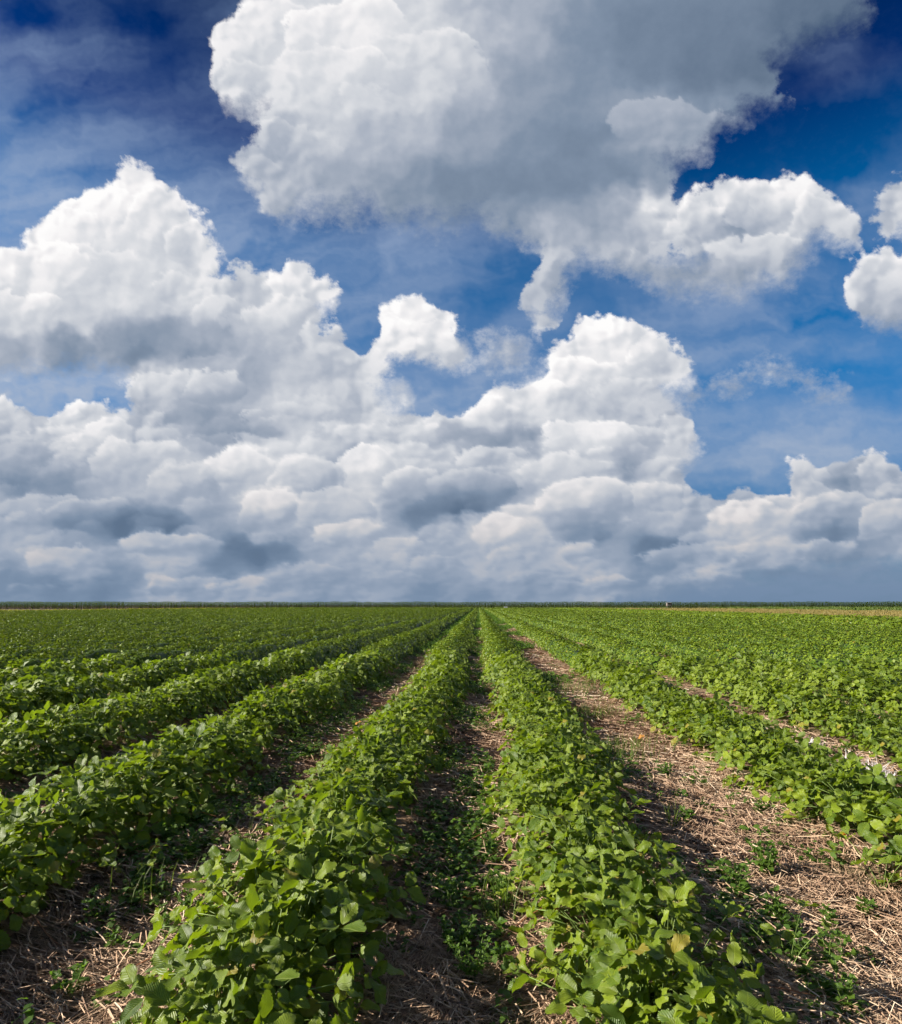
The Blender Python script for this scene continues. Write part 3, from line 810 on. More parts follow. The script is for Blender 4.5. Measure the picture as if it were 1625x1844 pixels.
# ------------------------------------------------------------------ ground
def ground_sheet():
    xs = np.concatenate([np.linspace(-3000, -120, 14)[:-1], np.linspace(-120, -20, 60)[:-1], np.linspace(-20, -6, 80)[:-1], np.linspace(-6, 6, 170)[:-1], np.linspace(6, 20, 80)[:-1], np.linspace(20, 120, 60)[:-1], np.linspace(120, 3000, 14)])
    ys = np.concatenate([np.linspace(-400, -2, 12)[:-1], np.linspace(-2, 12, 170)[:-1], np.linspace(12, 40, 100)[:-1], np.linspace(40, 240, 100)[:-1], np.linspace(240, 6000, 16)])
    X, Y = np.meshgrid(xs, ys, indexing='ij')
    near = (np.abs(X) < 110) & (Y > -2) & (Y < 240)
    Z = np.where(near, ground_z(X, Y), 0.0)
    V = np.c_[X.ravel(), Y.ravel(), Z.ravel()]
    nx, ny = len(xs), len(ys)
    i, j = np.meshgrid(np.arange(nx - 1), np.arange(ny - 1), indexing='ij')
    a = (i * ny + j).ravel()
    F = np.c_[a, a + ny, a + ny + 1, a + 1]
    m, nb, t = mat('mulched_soil')
    geo = t.nodes.new('ShaderNodeNewGeometry'); P = geo.outputs['Position']
    s = nb.sep(P)
    # chopped straw on dark soil
    def streaks(seed, ang, sc):
        mp = t.nodes.new('ShaderNodeMapping'); nb.put(mp.inputs[0], P)
        mp.inputs['Rotation'].default_value = (0, 0, ang); mp.inputs['Location'].default_value = (seed, seed * 2.3, 0)
        mp.inputs['Scale'].default_value = (sc, sc * 14, 1)
        return nb.noise(mp.outputs[0], 1.0, 3.0, 0.6, 1.2)
    st = nb.math('MAXIMUM', streaks(1.0, 0.3, 14), nb.math('MAXIMUM', streaks(7.0, 1.4, 13), streaks(3.0, 2.3, 15)))
    straw = nb.cramp(st, [(0.45, (0.055, 0.030, 0.018)), (0.53, (0.24, 0.15, 0.098)), (0.64, (0.43, 0.285, 0.19)), (0.80, (0.58, 0.42, 0.30))])
    patch = nb.noise(P, 1.3, 4.0, 0.6)
    soil = nb.cramp(nb.noise(P, 22.0, 5.0, 0.65), [(0.3, (0.030, 0.019, 0.013)), (0.7, (0.085, 0.055, 0.038))])
    col = nb.mix(nb.ramp01(patch, 0.36, 0.52), soil, straw)
    # thin green film of seedlings, stronger in places and with distance
    gp = nb.noise(P, 0.9, 5.0, 0.65)
    gfar = nb.ramp01(s[1], 6, 60, 0.0, 0.5)
    col = nb.mix(nb.math('MULTIPLY', nb.ramp01(gp, 0.47, 0.62), nb.math('ADD', 0.3, gfar)), col, (0.05, 0.085, 0.018, 1))
    # outside the planted rows: weedy margins, a strip of bare brown earth on the far left
    nx_ = nb.math('ADD', s[0], nb.math('MULTIPLY', nb.noise(P, 0.25, 3.0), 3.0))
    outr = nb.ramp01(nx_, 20.2, 21.2)
    outl = nb.ramp01(nx_, -66.5, -68.5)
    ofar = nb.ramp01(s[1], FIELD_END - 1, FIELD_END + 3)
    col = nb.mix(nb.math('MAXIMUM', outr, nb.math('MAXIMUM', outl, ofar)), col, nb.mix(gp, (0.05, 0.075, 0.02, 1), (0.15, 0.13, 0.045, 1)))
    col = nb.mix(nb.math('MULTIPLY', nb.ramp01(nx_, -88.0, -92.0), nb.ramp01(s[1], 100, 104)), col, (0.085, 0.050, 0.040, 1))
    hgt = nb.math('ADD', nb.math('MULTIPLY', st, 0.5), nb.math('MULTIPLY', nb.noise(P, 30.0, 4.0), 0.5))
    finish(nb, t, principled(nb, col, 0.85, 0.15, bump(nb, hgt, 0.03, 0.9)))
    o = link('ground', mesh_from('ground', V, F, [m]))
    tag(o, kind='structure')
ground_sheet()

# ------------------------------------------------------------------ near plants, leaf by leaf
def make_plant(d, idx, k, x, y, full):
    r = np.random.default_rng(int(1000 + (idx + 50) * 977 + k * 13))
    z = float(ground_z(x, y))
    lab = 'strawberry plant, %s from near end, %s' % (ordinal(rank[(idx, k)]), row_phrase(idx))
    grp = 'strawberry plants in the planted rows'
    vig = (1.22 if idx <= 0 else 1.12) + 0.09 * math.sin(y * 1.9 + idx * 3.0) + r.normal(0, 0.05)
    if full:
        root = link('strawberry_plant', None, None, (x, y, z), (0, 0, r.uniform(0, 6.28)))
        root.empty_display_size = 0.1
        n = 80 if d < 5 else 72
        for j, a, tx, ty, s in pick_leaves(r, n):
            lo = link('leaf', LEAF_MESH[j], root, (r.normal(0, .02), r.normal(0, .02), -0.01), (tx, ty, a), s * vig)
    else:
        root = link('strawberry_plant', MERGED[int(r.integers(len(MERGED)))], None, (x, y, z), (0, 0, r.uniform(0, 6.28)), vig * 1.03)
    tag(root, lab, 'strawberry plant', grp)
    return root
PLANT = {}
for n, (d, idx, k, x, y) in enumerate(things):
    PLANT[(idx, rank[(idx, k)])] = make_plant(d, idx, k, x, y, n < N_FULL)

# ------------------------------------------------------------------ the rest of the field, one mass
def scatter_leaves(cx, cy, cz, n_per, hw, hh, along, size, r, jit=0.24):
    """leaves over mound-shaped clumps; returns arrays for a big mesh of bent quads"""
    N = len(cx) * n_per
    X = np.repeat(cx, n_per); Y = np.repeat(cy, n_per); Z0 = np.repeat(cz, n_per)
    HW = np.repeat(hw, n_per); HH = np.repeat(hh, n_per)
    ph = r.uniform(-1, 1, N) * 1.45                     # position across the mound
    rad = np.where(r.uniform(0, 1, N) < 0.72, r.uniform(0.86, 1.08, N), r.uniform(0.35, 0.9, N))
    ox = np.sin(ph) * HW * rad; oz = np.maximum(np.cos(ph), 0.05) ** 1.15 * HH * rad
    oy = r.uniform(-.5, .5, N) * along
    S = size * r.uniform(0.7, 1.2, N)
    nx, ny, nz = np.sin(ph) * 0.95 + r.normal(0, jit, N), r.normal(0, .32, N), np.cos(ph) * 0.75 + 0.12 + r.normal(0, .15, N)
    nn = np.stack([nx, ny, nz], 1); nn /= np.linalg.norm(nn, axis=1)[:, None]
    th = r.uniform(0, 2 * np.pi, N)
    t1 = np.stack([np.cos(th), np.sin(th), np.zeros(N)], 1); t1 -= (t1 * nn).sum(1)[:, None] * nn; t1 /= np.linalg.norm(t1, axis=1)[:, None] + 1e-9
    t2 = np.cross(nn, t1)
    c = np.stack([X + ox, Y + oy, Z0 + oz], 1)
    S = S[:, None]
    f = r.uniform(0.05, 0.3, (N, 1))
    p0 = c - t1 * S * .5; p2 = c + t1 * S * .5 - nn * S * f * 0.5
    p1 = c + t2 * S * .42 + nn * S * f; p3 = c - t2 * S * .42 + nn * S * f
    V = np.stack([p0, p1, p2, p3], 1).reshape(-1, 3)
    b = np.arange(N) * 4
    F = np.concatenate([np.c_[b, b + 2, b + 1], np.c_[b, b + 3, b + 2]])
    T = np.repeat(np.clip(r.uniform(0, 1, N), 0, 1), 4)
    return V, F, T

def field_mass():
    r = np.random.default_rng(21)
    Vs, Fs, Ts = [], [], []; off = 0
    def add(v, f, t):
        nonlocal off
        Vs.append(v); Fs.append(f + off); Ts.append(t); off += len(v)
    # (a) plants from the last individual ones to 30 m: small bent leaflets
    cx = np.array([p[3] for p in rest]); cy = np.array([p[4] for p in rest])
    jit = r.normal(0, 1, len(cx))
    vig = 1 + 0.09 * np.sin(cy * 1.9 + cx * 2) + 0.04 * jit + np.where(cx < -1.5, 0.10, 0.0)
    add(*scatter_leaves(cx, cy, ground_z(cx, cy), 130, (0.35 + 0.05 * (np.abs(cx) < 1)) * vig, 0.37 * vig, 0.40, 0.066, r))
    # (b) 30 to 80 m, (c) 80 m to the end
    for y0, y1, step, n, size, along in ((30, 80, 0.34, 36, 0.105, 0.40), (80, FIELD_END, 0.55, 20, 0.165, 0.60)):
        X, Y = [], []
        for idx, rx in ROW_LIST:
            lo = y0
            yy = np.arange(y0, y1, step) + r.uniform(0, step)
            keep = (rx > np.tan(-0.72 - R(YAW)) * yy - 3) & (rx < np.tan(0.72 - R(YAW)) * yy + 3)
            gap = np.sin(yy * 0.21 + idx * 1.7) + np.sin(yy * 0.83 + idx * 4.1) > -1.86
            yy = yy[keep & gap]
            X.append(rx + 0.05 * np.sin(yy * 0.5 + idx)); Y.append(yy)
        X = np.concatenate(X); Y = np.concatenate(Y)
        vg = 1 + 0.12 * np.sin(Y * 0.9 + X * 2.0) + r.normal(0, .09, len(X))
        add(*scatter_leaves(X, Y, ground_z(X, Y), n, (0.30 + 0.06 * (np.abs(X) < 1)) * vg, (0.38 + 0.05 * (X < -1.5)) * vg, along, size, r))
    # low uneven ridge added inside each row to block sun, tinted dark
    A = np.linspace(-1.5, 1.5, 7)
    for idx, rx in ROW_LIST:
        ys = [q[4] for q in rest if q[1] == idx]
        y_in = abs(rx) / 0.72 - 2
        y_first = max(12.5, y_in) if not ys else max(min(ys) - 0.1, y_in)
        y_first = max(y_first, 9.0)
        yy = np.concatenate([np.arange(y_first, 60, 0.5), np.arange(max(60, y_first), FIELD_END, 1.5)])
        if len(yy) < 2: continue
        k = 0.74 * (1 + 0.10 * np.sin(yy * 2.3 + idx) + r.normal(0, .05, len(yy)))
        k[0] = 0.05
        X = rx + 0.04 * np.sin(yy[:, None] * 0.5 + idx) + np.sin(A)[None] * 0.36 * k[:, None] + r.normal(0, .015, (len(yy), 7))
        Z = ground_z(X, yy[:, None] + 0 * X) + np.cos(A)[None] * (0.37 + 0.05 * (rx < -1.5)) * k[:, None] - 0.02
        V = np.stack([X, yy[:, None] + 0 * X, Z], -1).reshape(-1, 3)
        i, j = np.meshgrid(np.arange(len(yy) - 1), np.arange(6), indexing='ij'); a = (i * 7 + j).ravel()
        q4 = np.c_[a, a + 7, a + 8, a + 1]
        add(V, np.concatenate([q4[:, [0, 2, 1]], q4[:, [0, 3, 2]]]), r.uniform(0, .25, len(V)))
    V = np.concatenate(Vs); F = np.concatenate(Fs); T = np.concatenate(Ts)
    print('field mass tris', len(F))
    o = link('strawberry_plants', mesh_from('strawberry_plants', V, F, [M_LEAF_FAR], T, smooth=True))
    tag(o, 'rows of strawberry plants running on to the maize belt at the horizon', 'strawberry rows', kind='stuff')
field_mass()

# ------------------------------------------------------------------ straw between the rows
def gap_weight(x, y):
    d = np.min(np.abs(x[:, None] - ROW_X), 1)
    return d

def straw_mulch():
    r = np.random.default_rng(5)
    parts = []
    for y0, y1, dens, ls, ws in ((1.5, 3.2, 10500, 1.0, .8), (3.2, 5.5, 6000, 1.0, 0.95), (5.5, 9, 2300, 1.1, 1.4), (9, 16, 420, 1.3, 2.3), (16, 34, 110, 1.7, 4.0)):
        for gx0, gx1 in ((-1.95, -0.95), (-0.42, 0.32), (0.75, 1.98), (2.5, 3.35), (3.95, 4.8), (-3.4, -2.4)):
            n = int((gx1 - gx0) * (y1 - y0) * dens * (0.55 if gx0 < -2 or gx0 > 2.2 else 1))
            x = r.uniform(gx0, gx1, n); y = r.uniform(y0, y1, n)
            # bare patches
            keep = (np.sin(x * 5.3 + 2 * np.sin(y * 2.1)) * np.sin(y * 3.1 + x * 2) > -0.72) | (r.uniform(0, 1, n) < .3)
            x, y = x[keep], y[keep]; n = len(x)
            a = np.where(r.uniform(0, 1, n) < 0.6, r.normal(0.25 + 0.6 * np.sin(x * 2 + y * 1.1), 0.5, n), r.uniform(0, np.pi, n))
            L = r.uniform(0.03, 0.15, n) * ls * np.where(r.uniform(0, 1, n) < 0.12, 1.6, 1.0); W = r.uniform(0.0009, 0.0027, n) * ws
            parts.append((x, y, a, L, W))
    x, y, a, L, W = [np.concatenate(q) for q in zip(*parts)]
    n = len(x)
    lift = r.exponential(0.013, n) + 0.004
    lift = np.minimum(lift, 0.045)
    tilt = r.normal(0, 0.12, n); bend = r.normal(0, 0.10, n)
    Z = ground_z(x, y) + lift
    dx_, dy_ = np.cos(a), np.sin(a)
    px_, py_ = -dy_, dx_
    Vs = []
    for s in (-0.5, 0.0, 0.5):
        bx = x + dx_ * L * s + px_ * bend * L * (0.25 - s * s); by = y + dy_ * L * s + py_ * bend * L * (0.25 - s * s)
        bz = np.maximum(Z + tilt * L * s, ground_z(bx, by) + 0.002)
        Vs.append(np.stack([bx + px_ * W, by + py_ * W, bz], 1)); Vs.append(np.stack([bx - px_ * W, by - py_ * W, bz + W * 0.8], 1))
    V = np.stack(Vs, 1).reshape(-1, 3)
    b = np.arange(n) * 6
    F = np.concatenate([np.c_[b, b + 2, b + 3, b + 1], np.c_[b + 2, b + 4, b + 5, b + 3]])
    T = np.repeat(np.clip(0.5 + 0.16 * np.sin(x * 3 + y * 1.7) + r.normal(0, 0.22, n), 0, 1), 6)
    print('straw', n)
    o = link('straw_mulch', mesh_from('straw_mulch', V, F, [M_STRAW], T, smooth=False))
    tag(o, 'loose reddish straw strewn in the furrows between the strawberry rows', 'straw', kind='stuff')
straw_mulch()

# ------------------------------------------------------------------ low weeds creeping in the furrows
def little_leaves(cx, cy, cz, n_per, spread, size, height, r):
    N = len(cx) * n_per
    X = np.repeat(cx, n_per); Y = np.repeat(cy, n_per); Z = np.repeat(cz, n_per); SP = np.repeat(spread, n_per)
    th = r.uniform(0, 2 * np.pi, N); rr = np.sqrt(r.uniform(0, 1, N)) * SP
    c = np.stack([X + np.cos(th) * rr, Y + np.sin(th) * rr, Z + height * r.uniform(0.2, 1, N) * (1.1 - rr / (SP + 1e-6))], 1)
    tt = th + r.normal(0, 0.8, N)
    t1 = np.stack([np.cos(tt), np.sin(tt), r.normal(0.1, 0.3, N)], 1); t1 /= np.linalg.norm(t1, axis=1)[:, None]
    nn = np.stack([r.normal(0, .35, N), r.normal(0, .35, N), np.ones(N)], 1); nn -= (nn * t1).sum(1)[:, None] * t1; nn /= np.linalg.norm(nn, axis=1)[:, None]
    t2 = np.cross(nn, t1)
    S = (size * r.uniform(0.6, 1.25, N))[:, None]
    p = [c - t1 * S * .5, c - t1 * S * .05 + t2 * S * .3 + nn * S * .08, c + t1 * S * .32 + t2 * S * .18, c + t1 * S * .5 - nn * S * .1, c + t1 * S * .32 - t2 * S * .18, c - t1 * S * .05 - t2 * S * .3 + nn * S * .08]
    V = np.stack(p, 1).reshape(-1, 3); b = np.arange(N) * 6
    F = np.concatenate([np.c_[b, b + 5, b + 2, b + 1], np.c_[b + 5, b + 4, b + 3, b + 2]])
    return V, F, np.repeat(r.uniform(0, .95, N), 6)

def furrow_weeds():
    r = np.random.default_rng(11)
    CX, CY, SP, = [], [], []
    bands = [(-1.80, -1.44, 36), (-0.38, 0.09, 36), (0.86, 1.22, 20), (-1.44, -1.02, 4), (1.2, 1.9, 3.0), (0.09, 0.25, 5), (2.55, 3.3, 5), (-3.3, -2.5, 8), (4.0, 4.7, 5), (-4.8, -4.0, 6)]
    for x0, x1, dens in bands:
        for y0, y1, k in ((1.4, 6, 4.6), (6, 14, 2.8), (14, 34, 1.0)):
            n = int((x1 - x0) * (y1 - y0) * dens * k * 1.8)
            x = r.uniform(x0, x1, n); y = r.uniform(y0, y1, n)
            m = np.sin(x * 3.7 + 1.3 * np.sin(y * 1.9)) + np.sin(y * 2.7 + x * 5.1) + r.normal(0, .5, n)
            keep = m > -0.3
            CX.append(x[keep]); CY.append(y[keep]); SP.append(np.full(keep.sum(), 0.05 if y1 < 10 else 0.08))
    cx, cy, sp = np.concatenate(CX), np.concatenate(CY), np.concatenate(SP)
    V, F, T = little_leaves(cx, cy, ground_z(cx, cy) + 0.008, 15, sp, 0.037, 0.10, r)
    # farther off the weeds close over the wide furrow and the other gaps
    n = 5200; y = 11 * (190 / 11) ** r.uniform(0, 1, n); x = r.uniform(0.95, 1.85, n); n2 = 3000
    y2 = 16 * (190 / 16) ** r.uniform(0, 1, n2); x2 = np.where(r.uniform(0, 1, n2) < .5, r.uniform(-1.75, -1.3, n2), r.uniform(-0.25, 0.15, n2))
    x, y = np.concatenate([x, x2]), np.concatenate([y, y2])
    keep = np.sin(x * 2.9 + 1.1 * np.sin(y * .5)) + np.sin(y * 0.7) + r.normal(0, .6, len(x)) > 1.3 - (y - 11) / 16
    x, y = x[keep], y[keep]
    V2, F2, T2 = little_leaves(x, y, ground_z(x, y) + 0.01, 14, 0.10 + y / 700, 0.075, 0.14, r)
    V, F, T = np.concatenate([V, V2]), np.concatenate([F, F2 + len(V)]), np.concatenate([T, T2])
    print('weeds', len(F))
    o = link('creeping_weeds', mesh_from('creeping_weeds', V, F, [M_WEED], T))
    tag(o, 'low creeping green weeds spreading over the straw in the furrows', 'weeds', kind='stuff')
furrow_weeds()

# ------------------------------------------------------------------ margins: grasses, broad-leaved crop, maize
def blades(cx, cy, cz, n_per, h, w, lean, r, spread=0.08, hvar=0.3):
    N = len(cx) * n_per
    X = np.repeat(cx, n_per) + r.normal(0, spread, N); Y = np.repeat(cy, n_per) + r.normal(0, spread, N); Z = np.repeat(cz, n_per)
    H = np.repeat(np.broadcast_to(h, cx.shape), n_per) * np.clip(1 + r.normal(0, hvar, N), .3, 1.8)
    Wd = np.repeat(np.broadcast_to(w, cx.shape), n_per)
    th = r.uniform(0, 2 * np.pi, N); ln = np.abs(r.normal(0, lean, N))
    ux, uy = np.cos(th), np.sin(th); qx, qy = -uy, ux
    def row(s, wf):
        ox = X + ux * ln * H * s * s; oy = Y + uy * ln * H * s * s; oz = Z + H * s * (1 - 0.25 * ln * s)
        return np.stack([ox - qx * Wd * wf, oy - qy * Wd * wf, oz], 1), np.stack([ox + qx * Wd * wf, oy + qy * Wd * wf, oz], 1)
    a0, a1 = row(0, 1); b0, b1 = row(0.6, 0.9); c0, _ = row(1.0, 0.0)
    V = np.stack([a0, a1, b1, b0, c0], 1).reshape(-1, 3); b = np.arange(N) * 5
    F = np.concatenate([np.c_[b, b + 1, b + 2], np.c_[b, b + 2, b + 3], np.c_[b + 3, b + 2, b + 4]])
    return V, F, np.repeat(r.uniform(0, 0.95, N), 5)

def strip(name, label, cat, m, r, x0, x1, y0, y1, n, h, w, lean, n_per=4, slope=0.0):
    u = r.uniform(0, 1, n * 2); y = y0 * (y1 / y0) ** u            # denser near the camera
    x = r.uniform(x0, x1, n * 2)
    keep = (x > np.tan(-0.66 - R(YAW)) * y - 4) & (x < np.tan(0.66 - R(YAW)) * y + 4)
    x, y = x[keep][:n], y[keep][:n]
    hh = h * (0.75 + 0.35 * np.sin(x * 0.9 + 2 * np.sin(y * 0.13)) * np.sin(y * 0.21 + x * .3) + r.normal(0, .1, len(x)))
    V, F, T = blades(x, y, np.zeros(len(x)), n_per, hh, w * (0.5 + y / 90), lean, r)
    o = link(name, mesh_from(name, V, F, [m], T, smooth=False))
    tag(o, label, cat, kind='stuff')

def margins():
    r = np.random.default_rng(31)
    strip('dark_verge', 'dark low weedy verge between strawberry rows and the brighter crop', 'weeds', M_GRASS_GREEN, r, 18.8, 20.9, 22, 205, 9000, 0.16, 0.016, 0.5)
    strip('ripe_grass', 'band of golden ripe grass beyond the crop on the right', 'grass', M_GRASS_GOLD, r, 32.0, 78.0, 45, 222, 42000, 0.34, 0.02, 0.35)
    strip('rough_grass', 'band of rough green grass in front of the maize', 'grass', M_GRASS_GREEN, r, 78.0, 175.0, 100, 224, 22000, 0.6, 0.04, 0.35)
    strip('headland_grass', 'grassy headland at the far end of the rows before the maize', 'grass', M_GRASS_GREEN, r, -68.0, 60.0, 207, 224, 7000, 0.45, 0.05, 0.4)
    strip('yellow_weeds', 'yellowish weedy strip beyond the rows on the far left', 'weeds', M_GRASS_YELLOW, r, -92.0, -68.5, 80, 222, 12000, 0.40, 0.03, 0.4)
    # brighter broad-leaved crop in five rows
    X, Y = [], []
    for q in range(6):
        yy = np.arange(24, 200, 0.5) + r.uniform(0, .5)
        xx = 22.0 + 1.75 * q + r.normal(0, .08, len(yy))
        keep = xx < np.tan(0.66 - R(YAW)) * yy + 4
        X.append(xx[keep]); Y.append(yy[keep])
    X, Y = np.concatenate(X), np.concatenate(Y)
    vg = 1 + r.normal(0, .15, len(X))
    V, F, T = scatter_leaves(X, Y, np.zeros(len(X)), 30, 0.62 * vg, 0.42 * vg, 0.7, 0.20, r)
    o = link('broad_leaved_crop', mesh_from('broad_leaved_crop', V, F, [M_CROP], T))
    tag(o, 'rows of brighter green broad leaved crop beside the golden grass', 'crop', kind='stuff')
    # maize: stalks with arching leaves, a belt right across the end of the field
    V_, F_, T_ = [], [], []; off = 0
    n_rows = 9
    xs, ys = [], []
    for q in range(n_rows):
        x = np.arange(-190, 215, 0.26) + r.normal(0, .05, int(np.ceil(405 / 0.26)))[:len(np.arange(-190, 215, 0.26))]
        xs.append(x); ys.append(226 + q * 0.75 + np.where(x < 0, x * 0.10, x * 0.02) + r.normal(0, .06, len(x)))
    x, y = np.concatenate(xs), np.concatenate(ys); n = len(x)
    H = 2.45 + 0.10 * np.sin(x * 0.23) + 0.08 * np.sin(x * 1.1) + r.normal(0, .10, n)
    Vb, Fb, Tb = blades(x, y, np.zeros(n), 1, H, 0.028, 0.02, r, 0.0, 0.0)
    V_.append(Vb); F_.append(Fb); T_.append(Tb * .6); off += len(Vb)
    for lv in range(5):
        h0 = H * (0.22 + 0.155 * lv)
        th = r.uniform(0, 2 * np.pi, n); ux, uy = np.cos(th), np.sin(th)
        Ln = r.uniform(0.45, 0.75, n)
        a = np.stack([x, y, h0], 1); u = np.stack([ux, uy, np.zeros(n)], 1); up = np.array([0, 0, 1.0]); side = np.stack([-uy, ux, np.zeros(n)], 1) * 0.045
        mid = a + u * (Ln * .5)[:, None] + up * (Ln * .42)[:, None]; tip = a + u * Ln[:, None] + up * (Ln * 0.12)[:, None]
        V = np.stack([a, mid - side, mid + side, tip], 1).reshape(-1, 3); b = np.arange(n) * 4
        F_.append(np.concatenate([np.c_[b, b + 1, b + 2], np.c_[b + 1, b + 3, b + 2]]) + off); V_.append(V); off += len(V)
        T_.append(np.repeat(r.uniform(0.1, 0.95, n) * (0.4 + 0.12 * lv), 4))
    o = link('maize', mesh_from('maize', np.concatenate(V_), np.concatenate(F_), [M_MAIZE], np.concatenate(T_), smooth=False))
    tag(o, 'dense belt of tall dark green maize along the horizon', 'maize', kind='stuff')
margins()
# =====================================================================================
#                                   SMALL THINGS
# =====================================================================================
def child_mesh(name, parent, V, F, mats, loc=(0, 0, 0), rot=(0, 0, 0), scale=1.0, T=None, MI=None, smooth=True, label=None):
    me = mesh_from(name, V, F, mats, np.full(len(V), 0.5) if T is None else T, None, MI, smooth)
    o = link(name, me, parent, loc, rot, scale)
    if label: o['label'] = label
    return o

# ---- red strawberries hanging among the leaves of the nearest plants
def berry_meshes():
    V, F = [], []; n, m = 12, 9
    for i in range(m + 1):
        t = i / m
        rad = 0.0165 * math.sin(math.pi * min(1, t * 0.94 + 0.03)) ** 0.6 * (1.12 - 0.75 * t)
        for k in range(n):
            a = 2 * math.pi * k / n
            V.append((rad * math.cos(a) * 1.15, rad * math.sin(a) * 1.15, -0.034 * t))
    for i in range(m):
        for k in range(n):
            F.append([i * n + k, (i + 1) * n + k, (i + 1) * n + (k + 1) % n, i * n + (k + 1) % n])
    F.append(list(range(n))); F.append([m * n + k for k in range(n)][::-1])
    body = mesh_from('strawberry', V, F, [M_BERRY])
    V, F = [(0, 0, 0.002)], []
    for k in range(7):
        a = 2 * math.pi * k / 7; b = len(V)
        for q, (rr, zz) in enumerate(((0.010, 0.002), (0.019, -0.002))):
            if q == 0:
                V += [(rr * math.cos(a - .33), rr * math.sin(a - .33), zz), (rr * math.cos(a + .33), rr * math.sin(a + .33), zz)]
            else: V.append((rr * math.cos(a), rr * math.sin(a), zz))
        F += [[0, b, b + 1], [b, b + 2, b + 1]]
    cal = mesh_from('calyx', V, F, [M_LEAF], np.full(len(V), .4))
    return body, cal
BERRY, CALYX = berry_meshes()

def nearest_plant(x, y):
    return min(((p.location.x - x) ** 2 + (p.location.y - y) ** 2, n) for n, p in enumerate(PLANT_LIST))[1]
PLANT_LIST = list(PLANT.values())
def add_berry(px, py, z=0.06, tilt=0.4, s=1.0):
    x, y = ground_at(px, py, z)
    root = PLANT_LIST[nearest_plant(x, y)]
    a = -root.rotation_euler.z; lx, ly = x - root.location.x, y - root.location.y
    k = root.scale[0]
    loc = ((lx * math.cos(a) - ly * math.sin(a)) / k, (lx * math.sin(a) + ly * math.cos(a)) / k, (z - root.location.z) / k)
    b = link('strawberry', BERRY, root, loc, (tilt, 0.3, 1.0), s / k)
    c = link('calyx', CALYX, b)
    pe = tube([(0, 0, 0), (0.01, 0.0, 0.02), (0.03, 0.01, 0.03)], 0.0011, 3)
    link('fruit_stalk', mesh_from('fruit_stalk', pe[0], pe[1], [M_STEM]), b)
    return root
for (px, py, z) in ((1517, 1500, 0.10), (1303, 1806, 0.09), (1003, 1632, 0.08), (1268, 1367, 0.05), (690, 1283, 0.05)):
    r_ = add_berry(px, py, z)
    if 'red berry' not in r_['label']:
        r_['label'] = r_['label'].replace('strawberry plant,', 'strawberry plant with red berry,')

# ---- a few withered leaves, part of the plants they hang from
def withered(px, py, z, col):
    x, y = ground_at(px, py, z)
    root = PLANT_LIST[nearest_plant(x, y)]
    if root.data is not None: return
    a = -root.rotation_euler.z; lx, ly = x - root.location.x, y - root.location.y
    r = np.random.default_rng(int(px))
    V, F, U = leaflet(r, 7, 0.062, 0.05)
    V = rotx(V, 0.5)
    o = child_mesh('leaf', root, V, F, [col], ((lx * math.cos(a) - ly * math.sin(a)), (lx * math.sin(a) + ly * math.cos(a)), z - root.location.z), (0.2, 0.2, r.uniform(0, 6)), 1.0, label='withered orange brown leaf')
M_DRY = plain('withered_leaf', (0.42, 0.20, 0.05), 0.7, 0.2, 0.5, 60.0, trans=0.25)
for a_ in ((270, 1530, 0.05), (640, 1305, 0.22), (690, 1430, 0.2), (985, 1600, 0.04), (1150, 1330, 0.15), (850, 1622, 0.03)):
    withered(*a_, M_DRY)

# ---- runners: thin reddish shoots arching over the straw from the edge of a row
def runner(root_idx, pts, rad=0.0016):
    root = PLANT_LIST[root_idx]
    a = -root.rotation_euler.z; L = []
    for x, y, z in pts:
        lx, ly = x - root.location.x, y - root.location.y
        L.append((lx * math.cos(a) - ly * math.sin(a), lx * math.sin(a) + ly * math.cos(a), z + float(ground_z(x, y)) - root.location.z))
    V, F = tube(L, rad, 4)
    child_mesh('runner', root, V, F, [M_RUNNER])
def smooth_path(p, n=9):
    p = np.array(p); t = np.linspace(0, len(p) - 1, n); out = []
    for q in t:
        i = min(int(q), len(p) - 2); f = q - i; f = f * f * (3 - 2 * f) * .5 + f * .5
        out.append(p[i] * (1 - f) + p[i + 1] * f)
    return out
rr_ = np.random.default_rng(77)
cands = [n for n, p in enumerate(PLANT_LIST) if p.data is None and abs(p.location.x) < 3]
for n in cands[:70]:
    if rr_.uniform() > 0.45: continue
    p = PLANT_LIST[n]; side = rr_.choice([-1, 1]); x0, y0 = p.location.x + side * 0.25, p.location.y
    L = rr_.uniform(0.22, 0.42); dy = rr_.uniform(-0.25, 0.1)
    runner(n, smooth_path([(x0, y0, 0.09), (x0 + side * L * .35, y0 + dy * .3, 0.07), (x0 + side * L * .7, y0 + dy * .7, 0.03), (x0 + side * L, y0 + dy, 0.012)]))

